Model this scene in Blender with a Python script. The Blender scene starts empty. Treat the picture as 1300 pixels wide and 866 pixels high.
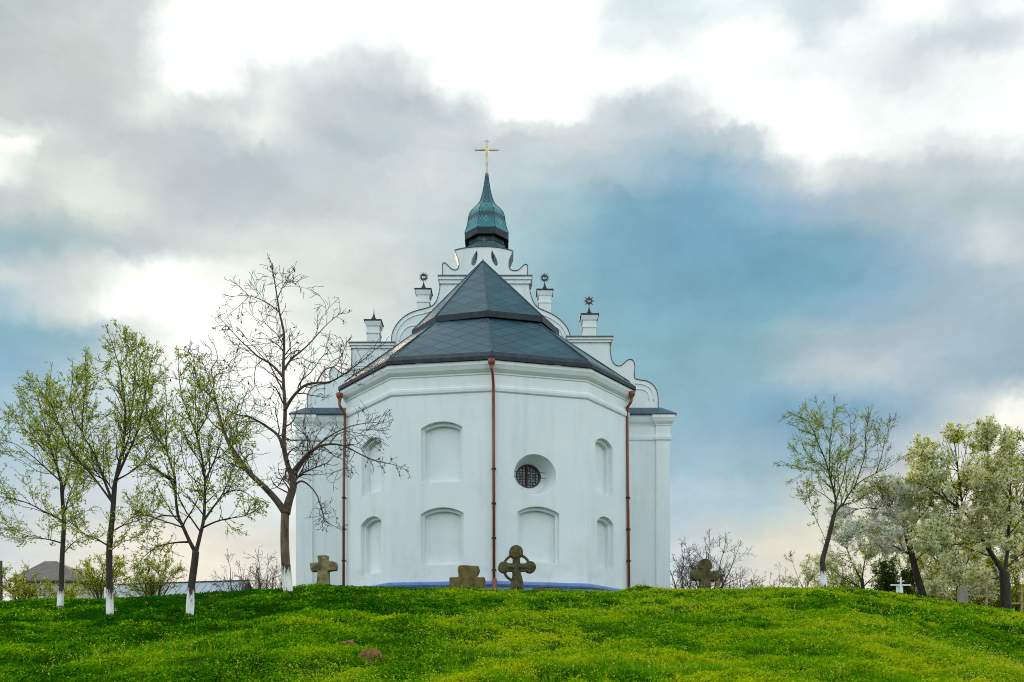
import bpy, bmesh, math, random
import numpy as np
from mathutils import Vector, Matrix

R = math.radians
random.seed(7)
rng = np.random.default_rng(11)
sc = bpy.context.scene
COL = sc.collection

# ------------------------------------------------------------------ camera
F, HY, CX, ZC = 1150.0, 885.0, 650.0, 1.6      # focal (px of 1300), horizon row, centre column, eye height
cam_d = bpy.data.cameras.new('camera')
cam = bpy.data.objects.new('camera', cam_d)
COL.objects.link(cam)
cam.location = (0, 0, ZC)
cam.rotation_euler = (R(90), 0, 0)
cam_d.sensor_width = 36.0
cam_d.lens = 36.0 * F / 1300.0
cam_d.shift_y = (HY - 433.0) / 1300.0
cam_d.clip_start, cam_d.clip_end = 0.1, 6000
sc.camera = cam

# ------------------------------------------------------------------ world, sun, exposure
SUN_EL, SUN_AZ = R(24), R(-17)                 # azimuth from +Y (view direction), negative = left
sc.view_settings.view_transform = 'Standard'
sc.view_settings.look = 'None'
sc.view_settings.exposure = 0.0
sc.view_settings.gamma = 1.0
sc.view_settings.use_curve_mapping = False
sc.cycles.use_denoising = True
sc.cycles.denoiser = 'OPENIMAGEDENOISE'
sc.cycles.denoising_input_passes = 'RGB_ALBEDO_NORMAL'
sc.cycles.denoising_prefilter = 'NONE'
sc.cycles.pixel_filter_type = 'BLACKMAN_HARRIS'
sc.cycles.filter_width = 1.05
sc.cycles.max_bounces = 6
sc.cycles.transparent_max_bounces = 8

def lin(c):
    c = c / 255.0
    return c / 12.92 if c <= 0.04045 else ((c + 0.055) / 1.055) ** 2.4

def lrgb(r, g, b): return (lin(r), lin(g), lin(b), 1.0)

world = bpy.data.worlds.new('World')
sc.world = world
world.use_nodes = True
world.cycles.sampling_method = 'MANUAL'
world.cycles.sample_map_resolution = 2048
wt = world.node_tree
for n in list(wt.nodes): wt.nodes.remove(n)
def wn(t, **kw):
    n = wt.nodes.new(t)
    for k, v in kw.items(): setattr(n, k, v)
    return n
def wl(a, b): wt.links.new(a, b)
def wm(op, a, b=None, clamp=False):
    n = wn('ShaderNodeMath', operation=op, use_clamp=clamp)
    for i, v in enumerate((a, b)):
        if v is None: continue
        if isinstance(v, (int, float)): n.inputs[i].default_value = v
        else: wl(v, n.inputs[i])
    return n.outputs[0]

# clouds: colour by direction, rows of ramps (tangent of azimuth) blended over the tangent of elevation
SKY_ROWS = [
 (-260, [(0,200,205,210),(200,225,228,230),(420,250,250,250),(700,252,252,252),(900,225,235,242),(1100,235,240,244),(1300,225,232,240)]),
 (-60, [(0,188,196,202),(150,205,208,214),(260,252,252,252),(740,252,252,252),(820,224,235,242),(920,235,242,246),(1080,228,236,243),(1180,246,248,250),(1300,232,238,243)]),
 (15, [(0,186,197,202),(60,195,204,208),(120,204,210,214),(165,208,212,217),(195,222,226,232),(225,250,251,251),(740,253,253,253),(775,230,239,244),(800,222,234,240),(880,224,236,243),(930,232,240,246),(1010,218,232,241),(1090,222,231,240),(1130,245,247,249),(1185,250,250,251),(1225,225,233,240),(1270,238,243,247),(1300,240,244,248)]),
 (55, [(0,190,200,204),(90,201,208,211),(170,208,213,218),(205,240,243,244),(230,252,252,252),(420,252,252,252),(440,240,242,246),(500,240,242,246),(530,252,252,252),(740,252,252,252),(762,228,237,242),(850,228,237,242),(895,250,251,251),(985,250,251,252),(1030,220,231,240),(1080,240,243,247),(1120,236,240,245),(1160,222,228,236),(1210,216,225,236),(1260,217,226,236),(1300,228,234,241)]),
 (95, [(0,192,201,205),(90,200,208,211),(170,207,213,217),(195,226,230,232),(225,252,252,252),(285,252,252,252),(320,222,227,232),(360,228,231,236),(405,218,224,230),(450,215,222,229),(500,210,217,225),(545,235,238,242),(570,252,252,252),(820,252,252,252),(865,242,244,247),(930,246,247,249),(1000,240,242,246),(1080,232,236,242),(1150,228,233,240),(1220,240,243,246),(1300,245,247,249)]),
 (140, [(0,198,204,206),(60,190,198,204),(130,192,199,206),(200,222,227,228),(260,205,211,216),(320,214,219,225),(350,226,230,232),(400,200,208,217),(470,198,205,218),(545,190,202,212),(590,195,206,216),(625,222,227,232),(650,250,250,251),(720,250,250,251),(755,222,222,232),(810,196,206,218),(865,222,223,234),(905,246,246,248),(940,252,252,252),(1040,252,252,252),(1100,240,242,245),(1170,238,242,245),(1300,246,248,249)]),
 (160, [(0,225,229,230),(40,215,220,223),(110,194,201,207),(200,205,211,215),(260,200,206,212),(340,228,232,232),(400,196,204,213),(480,201,207,218),(550,203,210,218),(600,203,211,219),(660,222,226,230),(720,222,224,231),(800,200,209,220),(850,196,206,220),(900,222,226,234),(935,250,250,251),(1040,252,252,252),(1120,240,242,244),(1300,244,247,249)]),
 (180, [(0,246,247,246),(20,248,248,247),(45,212,217,218),(110,196,203,209),(200,190,198,206),(280,184,194,207),(335,222,227,228),(370,205,211,218),(420,192,200,216),(490,204,209,224),(545,208,214,222),(590,198,208,218),(650,205,212,223),(740,212,218,226),(800,186,202,215),(860,174,196,212),(920,198,208,222),(965,226,226,234),(1005,251,251,251),(1060,250,250,250),(1120,236,239,240),(1200,228,233,237),(1300,238,242,244)]),
 (215, [(0,238,240,238),(40,212,217,218),(110,216,221,221),(160,200,206,211),(240,186,195,206),(310,181,192,208),(390,186,198,208),(480,194,205,213),(550,210,217,222),(620,196,209,218),(690,188,205,216),(770,182,202,214),(830,160,188,208),(900,146,183,208),(960,170,193,214),(1010,205,209,222),(1045,234,235,238),(1120,214,218,226),(1200,205,210,222),(1300,215,219,227)]),
 (260, [(0,188,199,205),(50,196,205,208),(100,224,230,228),(150,216,223,222),(220,186,195,205),(300,181,191,205),(390,188,200,207),(500,197,207,214),(590,196,207,214),(660,176,200,211),(720,158,192,206),(800,124,170,195),(880,118,168,199),(950,132,176,203),(1020,160,184,209),(1090,186,196,215),(1180,200,203,219),(1300,198,202,217)]),
 (310, [(0,146,178,196),(50,150,180,195),(120,168,188,198),(200,184,195,204),(300,202,209,212),(420,210,216,218),(520,198,211,217),(590,180,202,211),(680,156,191,205),(760,124,170,193),(850,108,159,189),(950,110,160,189),(1050,122,169,193),(1150,150,180,204),(1210,190,201,216),(1250,206,213,219),(1300,204,210,219)]),
 (350, [(0,198,209,215),(60,192,204,210),(120,210,217,219),(170,236,239,239),(240,240,242,241),(300,226,230,229),(400,208,215,217),(500,205,214,217),(600,175,199,208),(700,140,182,198),(770,122,170,191),(850,116,166,191),(950,108,161,188),(1040,114,166,190),(1140,142,177,202),(1210,178,190,211),(1300,192,199,216)]),
 (390, [(0,160,189,207),(50,196,207,213),(110,224,229,229),(160,248,249,248),(260,251,251,250),(320,230,233,231),(400,212,219,220),(480,208,216,218),(600,165,195,206),(700,130,175,192),(800,128,174,195),(900,117,167,191),(1000,124,171,193),(1110,150,181,204),(1180,178,189,211),(1300,188,194,214)]),
 (425, [(0,118,168,190),(80,126,173,194),(125,160,188,208),(180,220,227,230),(250,248,249,248),(320,240,242,240),(420,218,223,223),(500,200,212,216),(700,135,178,193),(850,128,174,193),(950,134,176,194),(1050,172,192,207),(1150,182,194,211),(1250,176,186,208),(1300,176,186,209)]),
 (470, [(0,124,170,200),(60,140,179,206),(120,190,208,220),(200,225,231,234),(300,244,246,245),(370,236,239,238),(450,220,226,227),(700,140,180,196),(860,134,177,195),(960,142,179,196),(1040,192,201,212),(1130,190,201,212),(1200,174,187,207),(1300,172,184,207)]),
 (520, [(0,150,185,210),(100,180,202,219),(250,215,224,231),(350,234,238,238),(450,215,223,227),(800,142,181,198),(900,138,177,198),(1000,124,165,195),(1090,130,169,197),(1170,165,185,206),(1240,212,212,220),(1280,246,241,238),(1300,248,242,239)]),
 (575, [(0,165,193,214),(150,188,206,220),(300,208,218,228),(380,222,229,233),(800,155,186,205),(880,152,182,202),(960,152,182,200),(1030,146,178,200),(1120,180,193,210),(1200,228,222,224),(1300,240,232,228)]),
 (635, [(0,185,203,218),(150,205,214,222),(300,212,218,227),(400,220,226,232),(850,182,203,220),(920,176,198,212),(980,174,196,208),(1030,206,209,206),(1120,226,220,208),(1300,232,225,214)]),
 (690, [(0,200,208,217),(120,226,220,218),(240,238,224,215),(330,226,218,218),(450,222,222,226),(850,205,214,224),(940,212,214,210),(1000,228,222,208),(1100,230,224,210),(1300,230,224,213)]),
 (770, [(0,225,220,218),(240,240,226,217),(400,228,221,219),(850,222,220,221),(1000,240,229,222),(1300,236,228,222)]),
]
tc = wn('ShaderNodeTexCoord')
def noise3(vec, scale, detail, rough=0.55, dims='3D'):
    n = wn('ShaderNodeTexNoise', noise_dimensions=dims)
    n.inputs['Scale'].default_value = scale
    n.inputs['Detail'].default_value = detail
    n.inputs['Roughness'].default_value = rough
    wl(vec, n.inputs['Vector'])
    return n
def wv(op, a, b=None, scale=None):
    n = wn('ShaderNodeVectorMath', operation=op)
    wl(a, n.inputs[0])
    if b is not None:
        if isinstance(b, tuple): n.inputs[1].default_value = b
        else: wl(b, n.inputs[1])
    if scale is not None: n.inputs['Scale'].default_value = scale
    return n.outputs[0]
raw = tc.outputs['Generated']
w1 = noise3(raw, 4.5, 5, 0.6)
w2 = noise3(raw, 17, 4, 0.62)
w2b = noise3(raw, 48, 6, 0.65)
off = wv('ADD', wv('SCALE', wv('SUBTRACT', w2b.outputs['Color'], (0.5, 0.5, 0.5)), scale=0.017), wv('ADD', wv('SCALE', wv('SUBTRACT', w1.outputs['Color'], (0.5, 0.5, 0.5)), scale=0.040),
         wv('SCALE', wv('SUBTRACT', w2.outputs['Color'], (0.5, 0.5, 0.5)), scale=0.034)))
dirw = wv('ADD', raw, off)
sep = wn('ShaderNodeSeparateXYZ'); wl(dirw, sep.inputs[0])
ysafe = wm('MAXIMUM', sep.outputs['Y'], 0.08)
tu = wm('DIVIDE', sep.outputs['X'], ysafe)
tv = wm('DIVIDE', sep.outputs['Z'], ysafe)
U0, U1 = -0.66, 0.66
fac_u = wm('DIVIDE', wm('SUBTRACT', tu, U0), U1 - U0, clamp=True)
WHITE_BOOST = 1.13
prev = None
prev_v = None
for py, stops in reversed(SKY_ROWS):
    ramp = wn('ShaderNodeValToRGB')
    ramp.color_ramp.interpolation = 'EASE' if False else 'LINEAR'
    els = ramp.color_ramp.elements
    for i, (px, r, g, b) in enumerate(stops):
        pos = ((px - CX) / F - U0) / (U1 - U0)
        e = els[i] if i < 2 else els.new(min(1, pos))
        if i < 2: e.position = pos
        lil = max(0.0, (r+b)/2-g)
        r, g, b = r-2.6*lil, min(255, g-0.8*lil+2), b-1.6*lil-3
        k = 1.0 + max(0.0, (min(r, g, b) - 225) / 28.0) * (WHITE_BOOST - 1.0)
        e.color = (lin(r) * k, lin(g) * k, lin(b) * k, 1)
    wl(fac_u, ramp.inputs[0])
    v = (HY - py) / F
    if prev is None:
        prev, prev_v = ramp.outputs[0], v
    else:
        mr = wn('ShaderNodeMapRange', interpolation_type='SMOOTHSTEP')
        mr.inputs['From Min'].default_value = prev_v
        mr.inputs['From Max'].default_value = v
        wl(tv, mr.inputs['Value'])
        mx = wn('ShaderNodeMix', data_type='RGBA')
        wl(mr.outputs[0], mx.inputs['Factor'])
        wl(prev, mx.inputs['A']); wl(ramp.outputs[0], mx.inputs['B'])
        prev, prev_v = mx.outputs['Result'], v
# soft brightness mottling of the clouds
w3 = noise3(wv('MULTIPLY', dirw, (1.0, 1.0, 2.2)), 11, 9, 0.62)
mot = wn('ShaderNodeMapRange')
mot.inputs['From Min'].default_value = 0.3; mot.inputs['From Max'].default_value = 0.7
mot.inputs['To Min'].default_value = 0.90; mot.inputs['To Max'].default_value = 1.11
wl(w3.outputs['Fac'], mot.inputs['Value'])
cl = wv('SCALE', prev)
lum = wn('ShaderNodeRGBToBW'); wl(prev, lum.inputs[0])
rim = wn('ShaderNodeMapRange', interpolation_type='SMOOTHSTEP')
rim.inputs['From Min'].default_value = 0.62; rim.inputs['From Max'].default_value = 0.92
rim.inputs['To Min'].default_value = 1.0; rim.inputs['To Max'].default_value = 1.06
wl(lum.outputs[0], rim.inputs['Value'])
wl(wm('MULTIPLY', mot.outputs[0], rim.outputs[0]), cl.node.inputs['Scale'])
# the rest of the sky (sides, behind, overhead): broken cloud of the same kind
w4 = noise3(raw, 2.6, 6, 0.55)
gr = wn('ShaderNodeValToRGB')
ge = gr.color_ramp.elements
BACK = 1.92
ge[0].position = 0.34; ge[0].color = (0.40*BACK, 0.56*BACK, 0.68*BACK, 1)
ge[1].position = 0.66; ge[1].color = (1.06*BACK, 1.12*BACK, 1.12*BACK, 1)
wl(w4.outputs['Fac'], gr.inputs[0])
sepr = wn('ShaderNodeSeparateXYZ'); wl(raw, sepr.inputs[0])
def wmap(v, a, b):
    n = wn('ShaderNodeMapRange', interpolation_type='SMOOTHSTEP'); n.inputs['From Min'].default_value = a; n.inputs['From Max'].default_value = b
    wl(v, n.inputs['Value']); return n.outputs[0]
blu = wm('MULTIPLY', wm('MULTIPLY', wmap(sepr.outputs['X'], -0.10, 0.25), wmap(sepr.outputs['Z'], 0.70, 0.88)), 0.85)
bmix = wn('ShaderNodeMix', data_type='RGBA'); wl(blu, bmix.inputs['Factor']); wl(gr.outputs[0], bmix.inputs['A']); bmix.inputs['B'].default_value = (0.16, 0.42, 0.58, 1)
absx = wm('ABSOLUTE', sepr.outputs['X'])
ratio = wm('DIVIDE', absx, wm('MAXIMUM', sepr.outputs['Y'], 0.05))
side = wn('ShaderNodeMapRange', interpolation_type='SMOOTHSTEP')
side.inputs['From Min'].default_value = 0.64; side.inputs['From Max'].default_value = 1.05
wl(ratio, side.inputs['Value'])
high = wn('ShaderNodeMapRange', interpolation_type='SMOOTHSTEP')
high.inputs['From Min'].default_value = 0.95; high.inputs['From Max'].default_value = 1.5
wl(wm('DIVIDE', sepr.outputs['Z'], wm('MAXIMUM', sepr.outputs['Y'], 0.05)), high.inputs['Value'])
away = wm('MAXIMUM', side.outputs[0], high.outputs[0])
mx = wn('ShaderNodeMix', data_type='RGBA')
wl(away, mx.inputs['Factor']); wl(cl, mx.inputs['A']); wl(bmix.outputs['Result'], mx.inputs['B'])
bg_c = wn('ShaderNodeBackground'); wl(mx.outputs['Result'], bg_c.inputs['Color']); bg_c.inputs['Strength'].default_value = 1.0
sky = wn('ShaderNodeTexSky', sky_type='NISHITA')
sky.sun_disc = False
sky.sun_elevation = SUN_EL
sky.sun_rotation = SUN_AZ
bg_s = wn('ShaderNodeBackground'); wl(sky.outputs[0], bg_s.inputs['Color']); bg_s.inputs['Strength'].default_value = 0.08
mixs = wn('ShaderNodeMixShader'); mixs.inputs[0].default_value = 0.93
wl(bg_s.outputs[0], mixs.inputs[1]); wl(bg_c.outputs[0], mixs.inputs[2])
wo = wn('ShaderNodeOutputWorld'); wl(mixs.outputs[0], wo.inputs['Surface'])

sun_d = bpy.data.lights.new('sun', 'SUN')
sun_d.energy = 1.5
sun_d.angle = R(14)
sun_d.color = (1.0, 0.76, 0.44)
sun = bpy.data.objects.new('sun', sun_d)
COL.objects.link(sun)
sdir = Vector((math.sin(SUN_AZ) * math.cos(SUN_EL), math.cos(SUN_AZ) * math.cos(SUN_EL), math.sin(SUN_EL)))
sun.rotation_euler = (-sdir).to_track_quat('-Z', 'Y').to_euler()
sun.location = sdir * 200

# ------------------------------------------------------------------ helpers
def P(px, py, Y):
    return Vector(((px - CX) * Y / F, Y, ZC + (HY - py) * Y / F))
def PX(px, Y): return (px - CX) * Y / F
def PZ(py, Y): return ZC + (HY - py) * Y / F

def tag(o, label=None, cat=None, group=None, kind=None):
    if label: o['label'] = label
    if cat: o['category'] = cat
    if group: o['group'] = group
    if kind: o['kind'] = kind
    return o

def empty(name, loc, label, cat, group=None):
    o = bpy.data.objects.new(name, None)
    COL.objects.link(o)
    o.location = loc
    o.empty_display_size = 0.3
    return tag(o, label, cat, group)

def wloc(o):
    v = Vector(o.location)
    while o.parent: o = o.parent; v += Vector(o.location)
    return v

def link(name, me, parent=None):
    o = bpy.data.objects.new(name, me)
    COL.objects.link(o)
    if parent is not None:
        o.parent = parent
        o.location = -wloc(parent)
    return o

class MB:
    """collects geometry in world coordinates, builds ONE mesh"""
    def __init__(s): s.v = []; s.f = []; s.uv = []
    def add(s, verts, faces, uvs=None):
        b = len(s.v)
        s.v.extend([tuple(v) for v in verts])
        for i, f in enumerate(faces):
            s.f.append(tuple(b + k for k in f))
            s.uv.append(uvs[i] if uvs else None)
        return s
    def box(s, x0, x1, y0, y1, z0, z1):
        vs = [(x0,y0,z0),(x1,y0,z0),(x1,y1,z0),(x0,y1,z0),(x0,y0,z1),(x1,y0,z1),(x1,y1,z1),(x0,y1,z1)]
        return s.add(vs, [(0,3,2,1),(4,5,6,7),(0,1,5,4),(1,2,6,5),(2,3,7,6),(3,0,4,7)])
    def prism_xz(s, poly, y0, y1):
        n = len(poly)
        vs = [(x, y0, z) for x, z in poly] + [(x, y1, z) for x, z in poly]
        fs = [tuple(range(n)), tuple(range(2*n-1, n-1, -1))]
        for i in range(n):
            j = (i + 1) % n
            fs.append((j, i, n + i, n + j))
        return s.add(vs, fs)
    def frustum(s, cx, cy, prof, n=4, rot=math.pi/4, sx=1, sy=1, cap=True):
        """prof: list of (radius, z); n-gon lathe"""
        vs = []; fs = []
        for r, z in prof:
            for k in range(n):
                a = rot + 2*math.pi*k/n
                vs.append((cx + sx*r*math.cos(a), cy + sy*r*math.sin(a), z))
        m = len(prof)
        for i in range(m-1):
            for k in range(n):
                k2 = (k+1) % n
                fs.append((i*n+k, i*n+k2, (i+1)*n+k2, (i+1)*n+k))
        if cap:
            fs.append(tuple(range(n-1, -1, -1))); fs.append(tuple((m-1)*n + k for k in range(n)))
        return s.add(vs, fs)
    def tube(s, pts, rad, k=6, cap=True):
        pts = [Vector(p) for p in pts]
        n = len(pts)
        if isinstance(rad, (int, float)): rad = [rad]*n
        vs = []; fs = []
        ref = None
        for i in range(n):
            d = (pts[min(i+1, n-1)] - pts[max(i-1, 0)])
            if d.length < 1e-9: d = Vector((0,0,1))
            d.normalize()
            if ref is None:
                ref = d.cross(Vector((0.31, 0.95, 0.05)))
                if ref.length < 1e-3: ref = d.cross(Vector((1,0,0)))
            ref = (ref - d*ref.dot(d))
            if ref.length < 1e-6: ref = d.cross(Vector((1,0.2,0)))
            ref.normalize()
            b = d.cross(ref)
            for j in range(k):
                a = 2*math.pi*j/k
                vs.append(pts[i] + (ref*math.cos(a) + b*math.sin(a))*rad[i])
        for i in range(n-1):
            for j in range(k):
                j2 = (j+1) % k
                fs.append((i*k+j, i*k+j2, (i+1)*k+j2, (i+1)*k+j))
        if cap:
            fs.append(tuple(range(k-1, -1, -1))); fs.append(tuple((n-1)*k + j for j in range(k)))
        return s.add(vs, fs)
    def build(s, name, m, parent=None, smooth=False, merge=False):
        me = bpy.data.meshes.new(name)
        me.from_pydata(s.v, [], s.f)
        if any(u is not None for u in s.uv):
            uvl = me.uv_layers.new(name='UVMap')
            li = 0
            for f, u in zip(s.f, s.uv):
                for k in range(len(f)):
                    uvl.data[li].uv = u[k] if u else (0, 0)
                    li += 1
        me.materials.append(m)
        if smooth: me.polygons.foreach_set('use_smooth', [True]*len(me.polygons))
        if merge:
            bm = bmesh.new(); bm.from_mesh(me)
            bmesh.ops.remove_doubles(bm, verts=bm.verts, dist=0.0005)
            bmesh.ops.recalc_face_normals(bm, faces=bm.faces)
            bm.to_mesh(me); bm.free()
        me.update()
        return link(name, me, parent)

def auto_smooth(o, ang=40):
    me = o.data
    me.polygons.foreach_set('use_smooth', [True]*len(me.polygons))
    me.set_sharp_from_angle(angle=R(ang))

# ------------------------------------------------------------------ materials
def new_mat(name):
    m = bpy.data.materials.new(name)
    m.use_nodes = True
    nt = m.node_tree
    bs = nt.nodes['Principled BSDF']
    return m, nt, bs

def nn(nt, t, **kw):
    n = nt.nodes.new(t)
    for k, v in kw.items(): setattr(n, k, v)
    return n

def surf(name, c1, c2, rough=0.7, scale=3.0, detail=6, lo=0.35, hi=0.65, bump=0.15, bscale=20, bdist=0.02, metal=0.0, spec=0.5, vec_scale=(1,1,1), c3=None, s3=None):
    m, nt, bs = new_mat(name)
    L = nt.links.new
    geo = nn(nt, 'ShaderNodeNewGeometry')
    mp = nn(nt, 'ShaderNodeMapping'); mp.inputs['Scale'].default_value = vec_scale
    L(geo.outputs['Position'], mp.inputs['Vector'])
    no = nn(nt, 'ShaderNodeTexNoise'); no.inputs['Scale'].default_value = scale; no.inputs['Detail'].default_value = detail
    no.inputs['Roughness'].default_value = 0.6
    L(mp.outputs[0], no.inputs['Vector'])
    ra = nn(nt, 'ShaderNodeValToRGB')
    e = ra.color_ramp.elements
    e[0].position, e[0].color = lo, (*c1, 1)
    e[1].position, e[1].color = hi, (*c2, 1)
    L(no.outputs['Fac'], ra.inputs[0])
    out = ra.outputs[0]
    if c3:
        n3 = nn(nt, 'ShaderNodeTexNoise'); n3.inputs['Scale'].default_value = s3 or scale*2.3; n3.inputs['Detail'].default_value = 5
        L(geo.outputs['Position'], n3.inputs['Vector'])
        r3 = nn(nt, 'ShaderNodeMapRange', interpolation_type='SMOOTHSTEP'); r3.inputs['From Min'].default_value = 0.52; r3.inputs['From Max'].default_value = 0.68
        L(n3.outputs['Fac'], r3.inputs['Value'])
        mx = nn(nt, 'ShaderNodeMix', data_type='RGBA'); L(r3.outputs[0], mx.inputs['Factor']); L(out, mx.inputs['A']); mx.inputs['B'].default_value = (*c3, 1)
        out = mx.outputs['Result']
    L(out, bs.inputs['Base Color'])
    bs.inputs['Roughness'].default_value = rough
    bs.inputs['Metallic'].default_value = metal
    bs.inputs['Specular IOR Level'].default_value = spec
    if bump:
        nb = nn(nt, 'ShaderNodeTexNoise'); nb.inputs['Scale'].default_value = bscale; nb.inputs['Detail'].default_value = 5
        L(geo.outputs['Position'], nb.inputs['Vector'])
        bp = nn(nt, 'ShaderNodeBump'); bp.inputs['Strength'].default_value = bump; bp.inputs['Distance'].default_value = bdist
        L(nb.outputs['Fac'], bp.inputs['Height']); L(bp.outputs[0], bs.inputs['Normal'])
    return m

def diamond_mat(name, du, dv, ca, cb, line, rough=0.4, lw=0.035, spec=0.5, metal=0.0, cc=None, band=None):
    """lozenge slates laid out on the UV map (metres along the eave / up the slope)"""
    m, nt, bs = new_mat(name)
    L = nt.links.new
    uv = nn(nt, 'ShaderNodeUVMap', uv_map='UVMap')
    sp = nn(nt, 'ShaderNodeSeparateXYZ'); L(uv.outputs[0], sp.inputs[0])
    def M(op, a, b=None):
        n = nn(nt, 'ShaderNodeMath', operation=op)
        for i, v in enumerate((a, b)):
            if v is None: continue
            if isinstance(v, (int, float)): n.inputs[i].default_value = v
            else: L(v, n.inputs[i])
        return n.outputs[0]
    a0 = M('DIVIDE', sp.outputs[0], du); b0 = M('DIVIDE', sp.outputs[1], dv)
    A = M('ADD', a0, b0); B = M('SUBTRACT', a0, b0)
    fa = M('FRACT', A); fb = M('FRACT', B)
    ea = M('MINIMUM', fa, M('SUBTRACT', 1.0, fa)); eb = M('MINIMUM', fb, M('SUBTRACT', 1.0, fb))
    ed = M('MINIMUM', ea, eb)
    mr = nn(nt, 'ShaderNodeMapRange', interpolation_type='SMOOTHSTEP'); mr.inputs['From Min'].default_value = lw*0.5; mr.inputs['From Max'].default_value = lw*1.3
    L(ed, mr.inputs['Value'])
    cb_ = nn(nt, 'ShaderNodeCombineXYZ'); L(M('FLOOR', A), cb_.inputs[0]); L(M('FLOOR', B), cb_.inputs[1])
    wnz = nn(nt, 'ShaderNodeTexWhiteNoise'); L(cb_.outputs[0], wnz.inputs['Vector'])
    geo = nn(nt, 'ShaderNodeNewGeometry')
    no = nn(nt, 'ShaderNodeTexNoise'); no.inputs['Scale'].default_value = 1.4; no.inputs['Detail'].default_value = 7; no.inputs['Roughness'].default_value = 0.65
    L(geo.outputs['Position'], no.inputs['Vector'])
    f = M('ADD', M('MULTIPLY', wnz.outputs['Value'], 0.32), M('MULTIPLY', no.outputs['Fac'], 0.75))
    ra = nn(nt, 'ShaderNodeValToRGB'); e = ra.color_ramp.elements
    e[0].position, e[0].color = 0.2, (*ca, 1); e[1].position, e[1].color = 0.85, (*cb, 1)
    if cc:
        q = e.new(0.55); q.color = (*cc, 1)
    L(f, ra.inputs[0])
    col = ra.outputs[0]
    if band:      # rows of darker, newer tiles
        row = M('SUBTRACT', M('FLOOR', A), M('FLOOR', B))
        inb = M('MULTIPLY', M('GREATER_THAN', row, band[0]), M('LESS_THAN', row, band[1]))
        up = M('MULTIPLY', M('GREATER_THAN', row, 13.5), 0.6)
        bmx = nn(nt, 'ShaderNodeMix', data_type='RGBA'); L(M('MAXIMUM', inb, up), bmx.inputs['Factor']); L(col, bmx.inputs['A']); bmx.inputs['B'].default_value = (0.006, 0.035, 0.055, 1)
        col = bmx.outputs['Result']
    mx = nn(nt, 'ShaderNodeMix', data_type='RGBA'); L(mr.outputs[0], mx.inputs['Factor']); mx.inputs['A'].default_value = (*line, 1); L(col, mx.inputs['B'])
    L(mx.outputs['Result'], bs.inputs['Base Color'])
    rr = nn(nt, 'ShaderNodeMapRange'); rr.inputs['To Min'].default_value = rough-0.08; rr.inputs['To Max'].default_value = rough+0.12
    L(no.outputs['Fac'], rr.inputs['Value']); L(rr.outputs[0], bs.inputs['Roughness'])
    bs.inputs['Specular IOR Level'].default_value = spec; bs.inputs['Metallic'].default_value = metal
    bp = nn(nt, 'ShaderNodeBump'); bp.inputs['Strength'].default_value = 0.5; bp.inputs['Distance'].default_value = 0.012
    L(M('ADD', mr.outputs[0], M('MULTIPLY', wnz.outputs['Value'], 0.6)), bp.inputs['Height']); L(bp.outputs[0], bs.inputs['Normal'])
    return m

def leaf_mat(name, ca, cb, cc=None, trans=0.45, patch=None, attr=None):
    m, nt, bs = new_mat(name)
    L = nt.links.new
    nt.nodes.remove(bs)
    geo = nn(nt, 'ShaderNodeNewGeometry')
    fac = geo.outputs['Random Per Island']
    if attr:
        an = nn(nt, 'ShaderNodeAttribute', attribute_name=attr); fac = an.outputs['Fac']
    if patch:
        no = nn(nt, 'ShaderNodeTexNoise'); no.inputs['Scale'].default_value = patch; no.inputs['Detail'].default_value = 4
        L(geo.outputs['Position'], no.inputs['Vector'])
        mr = nn(nt, 'ShaderNodeMapRange'); mr.inputs['From Min'].default_value = 0.33; mr.inputs['From Max'].default_value = 0.67
        L(no.outputs['Fac'], mr.inputs['Value'])
        a = nn(nt, 'ShaderNodeMath', operation='MULTIPLY'); L(mr.outputs[0], a.inputs[0]); a.inputs[1].default_value = 0.62
        b = nn(nt, 'ShaderNodeMath', operation='MULTIPLY_ADD'); L(fac, b.inputs[0]); b.inputs[1].default_value = 0.38; L(a.outputs[0], b.inputs[2])
        fac = b.outputs[0]
    ra = nn(nt, 'ShaderNodeValToRGB'); e = ra.color_ramp.elements
    e[0].position, e[0].color = 0.05, (*ca, 1); e[1].position, e[1].color = 0.95, (*cb, 1)
    if cc: q = e.new(0.5); q.color = (*cc, 1)
    L(fac, ra.inputs[0])
    d = nn(nt, 'ShaderNodeBsdfDiffuse'); t = nn(nt, 'ShaderNodeBsdfTranslucent')
    L(ra.outputs[0], d.inputs['Color']); L(ra.outputs[0], t.inputs['Color'])
    ms = nn(nt, 'ShaderNodeMixShader'); ms.inputs[0].default_value = trans
    L(d.outputs[0], ms.inputs[1]); L(t.outputs[0], ms.inputs[2])
    L(ms.outputs[0], nt.nodes['Material Output'].inputs['Surface'])
    return m

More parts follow.
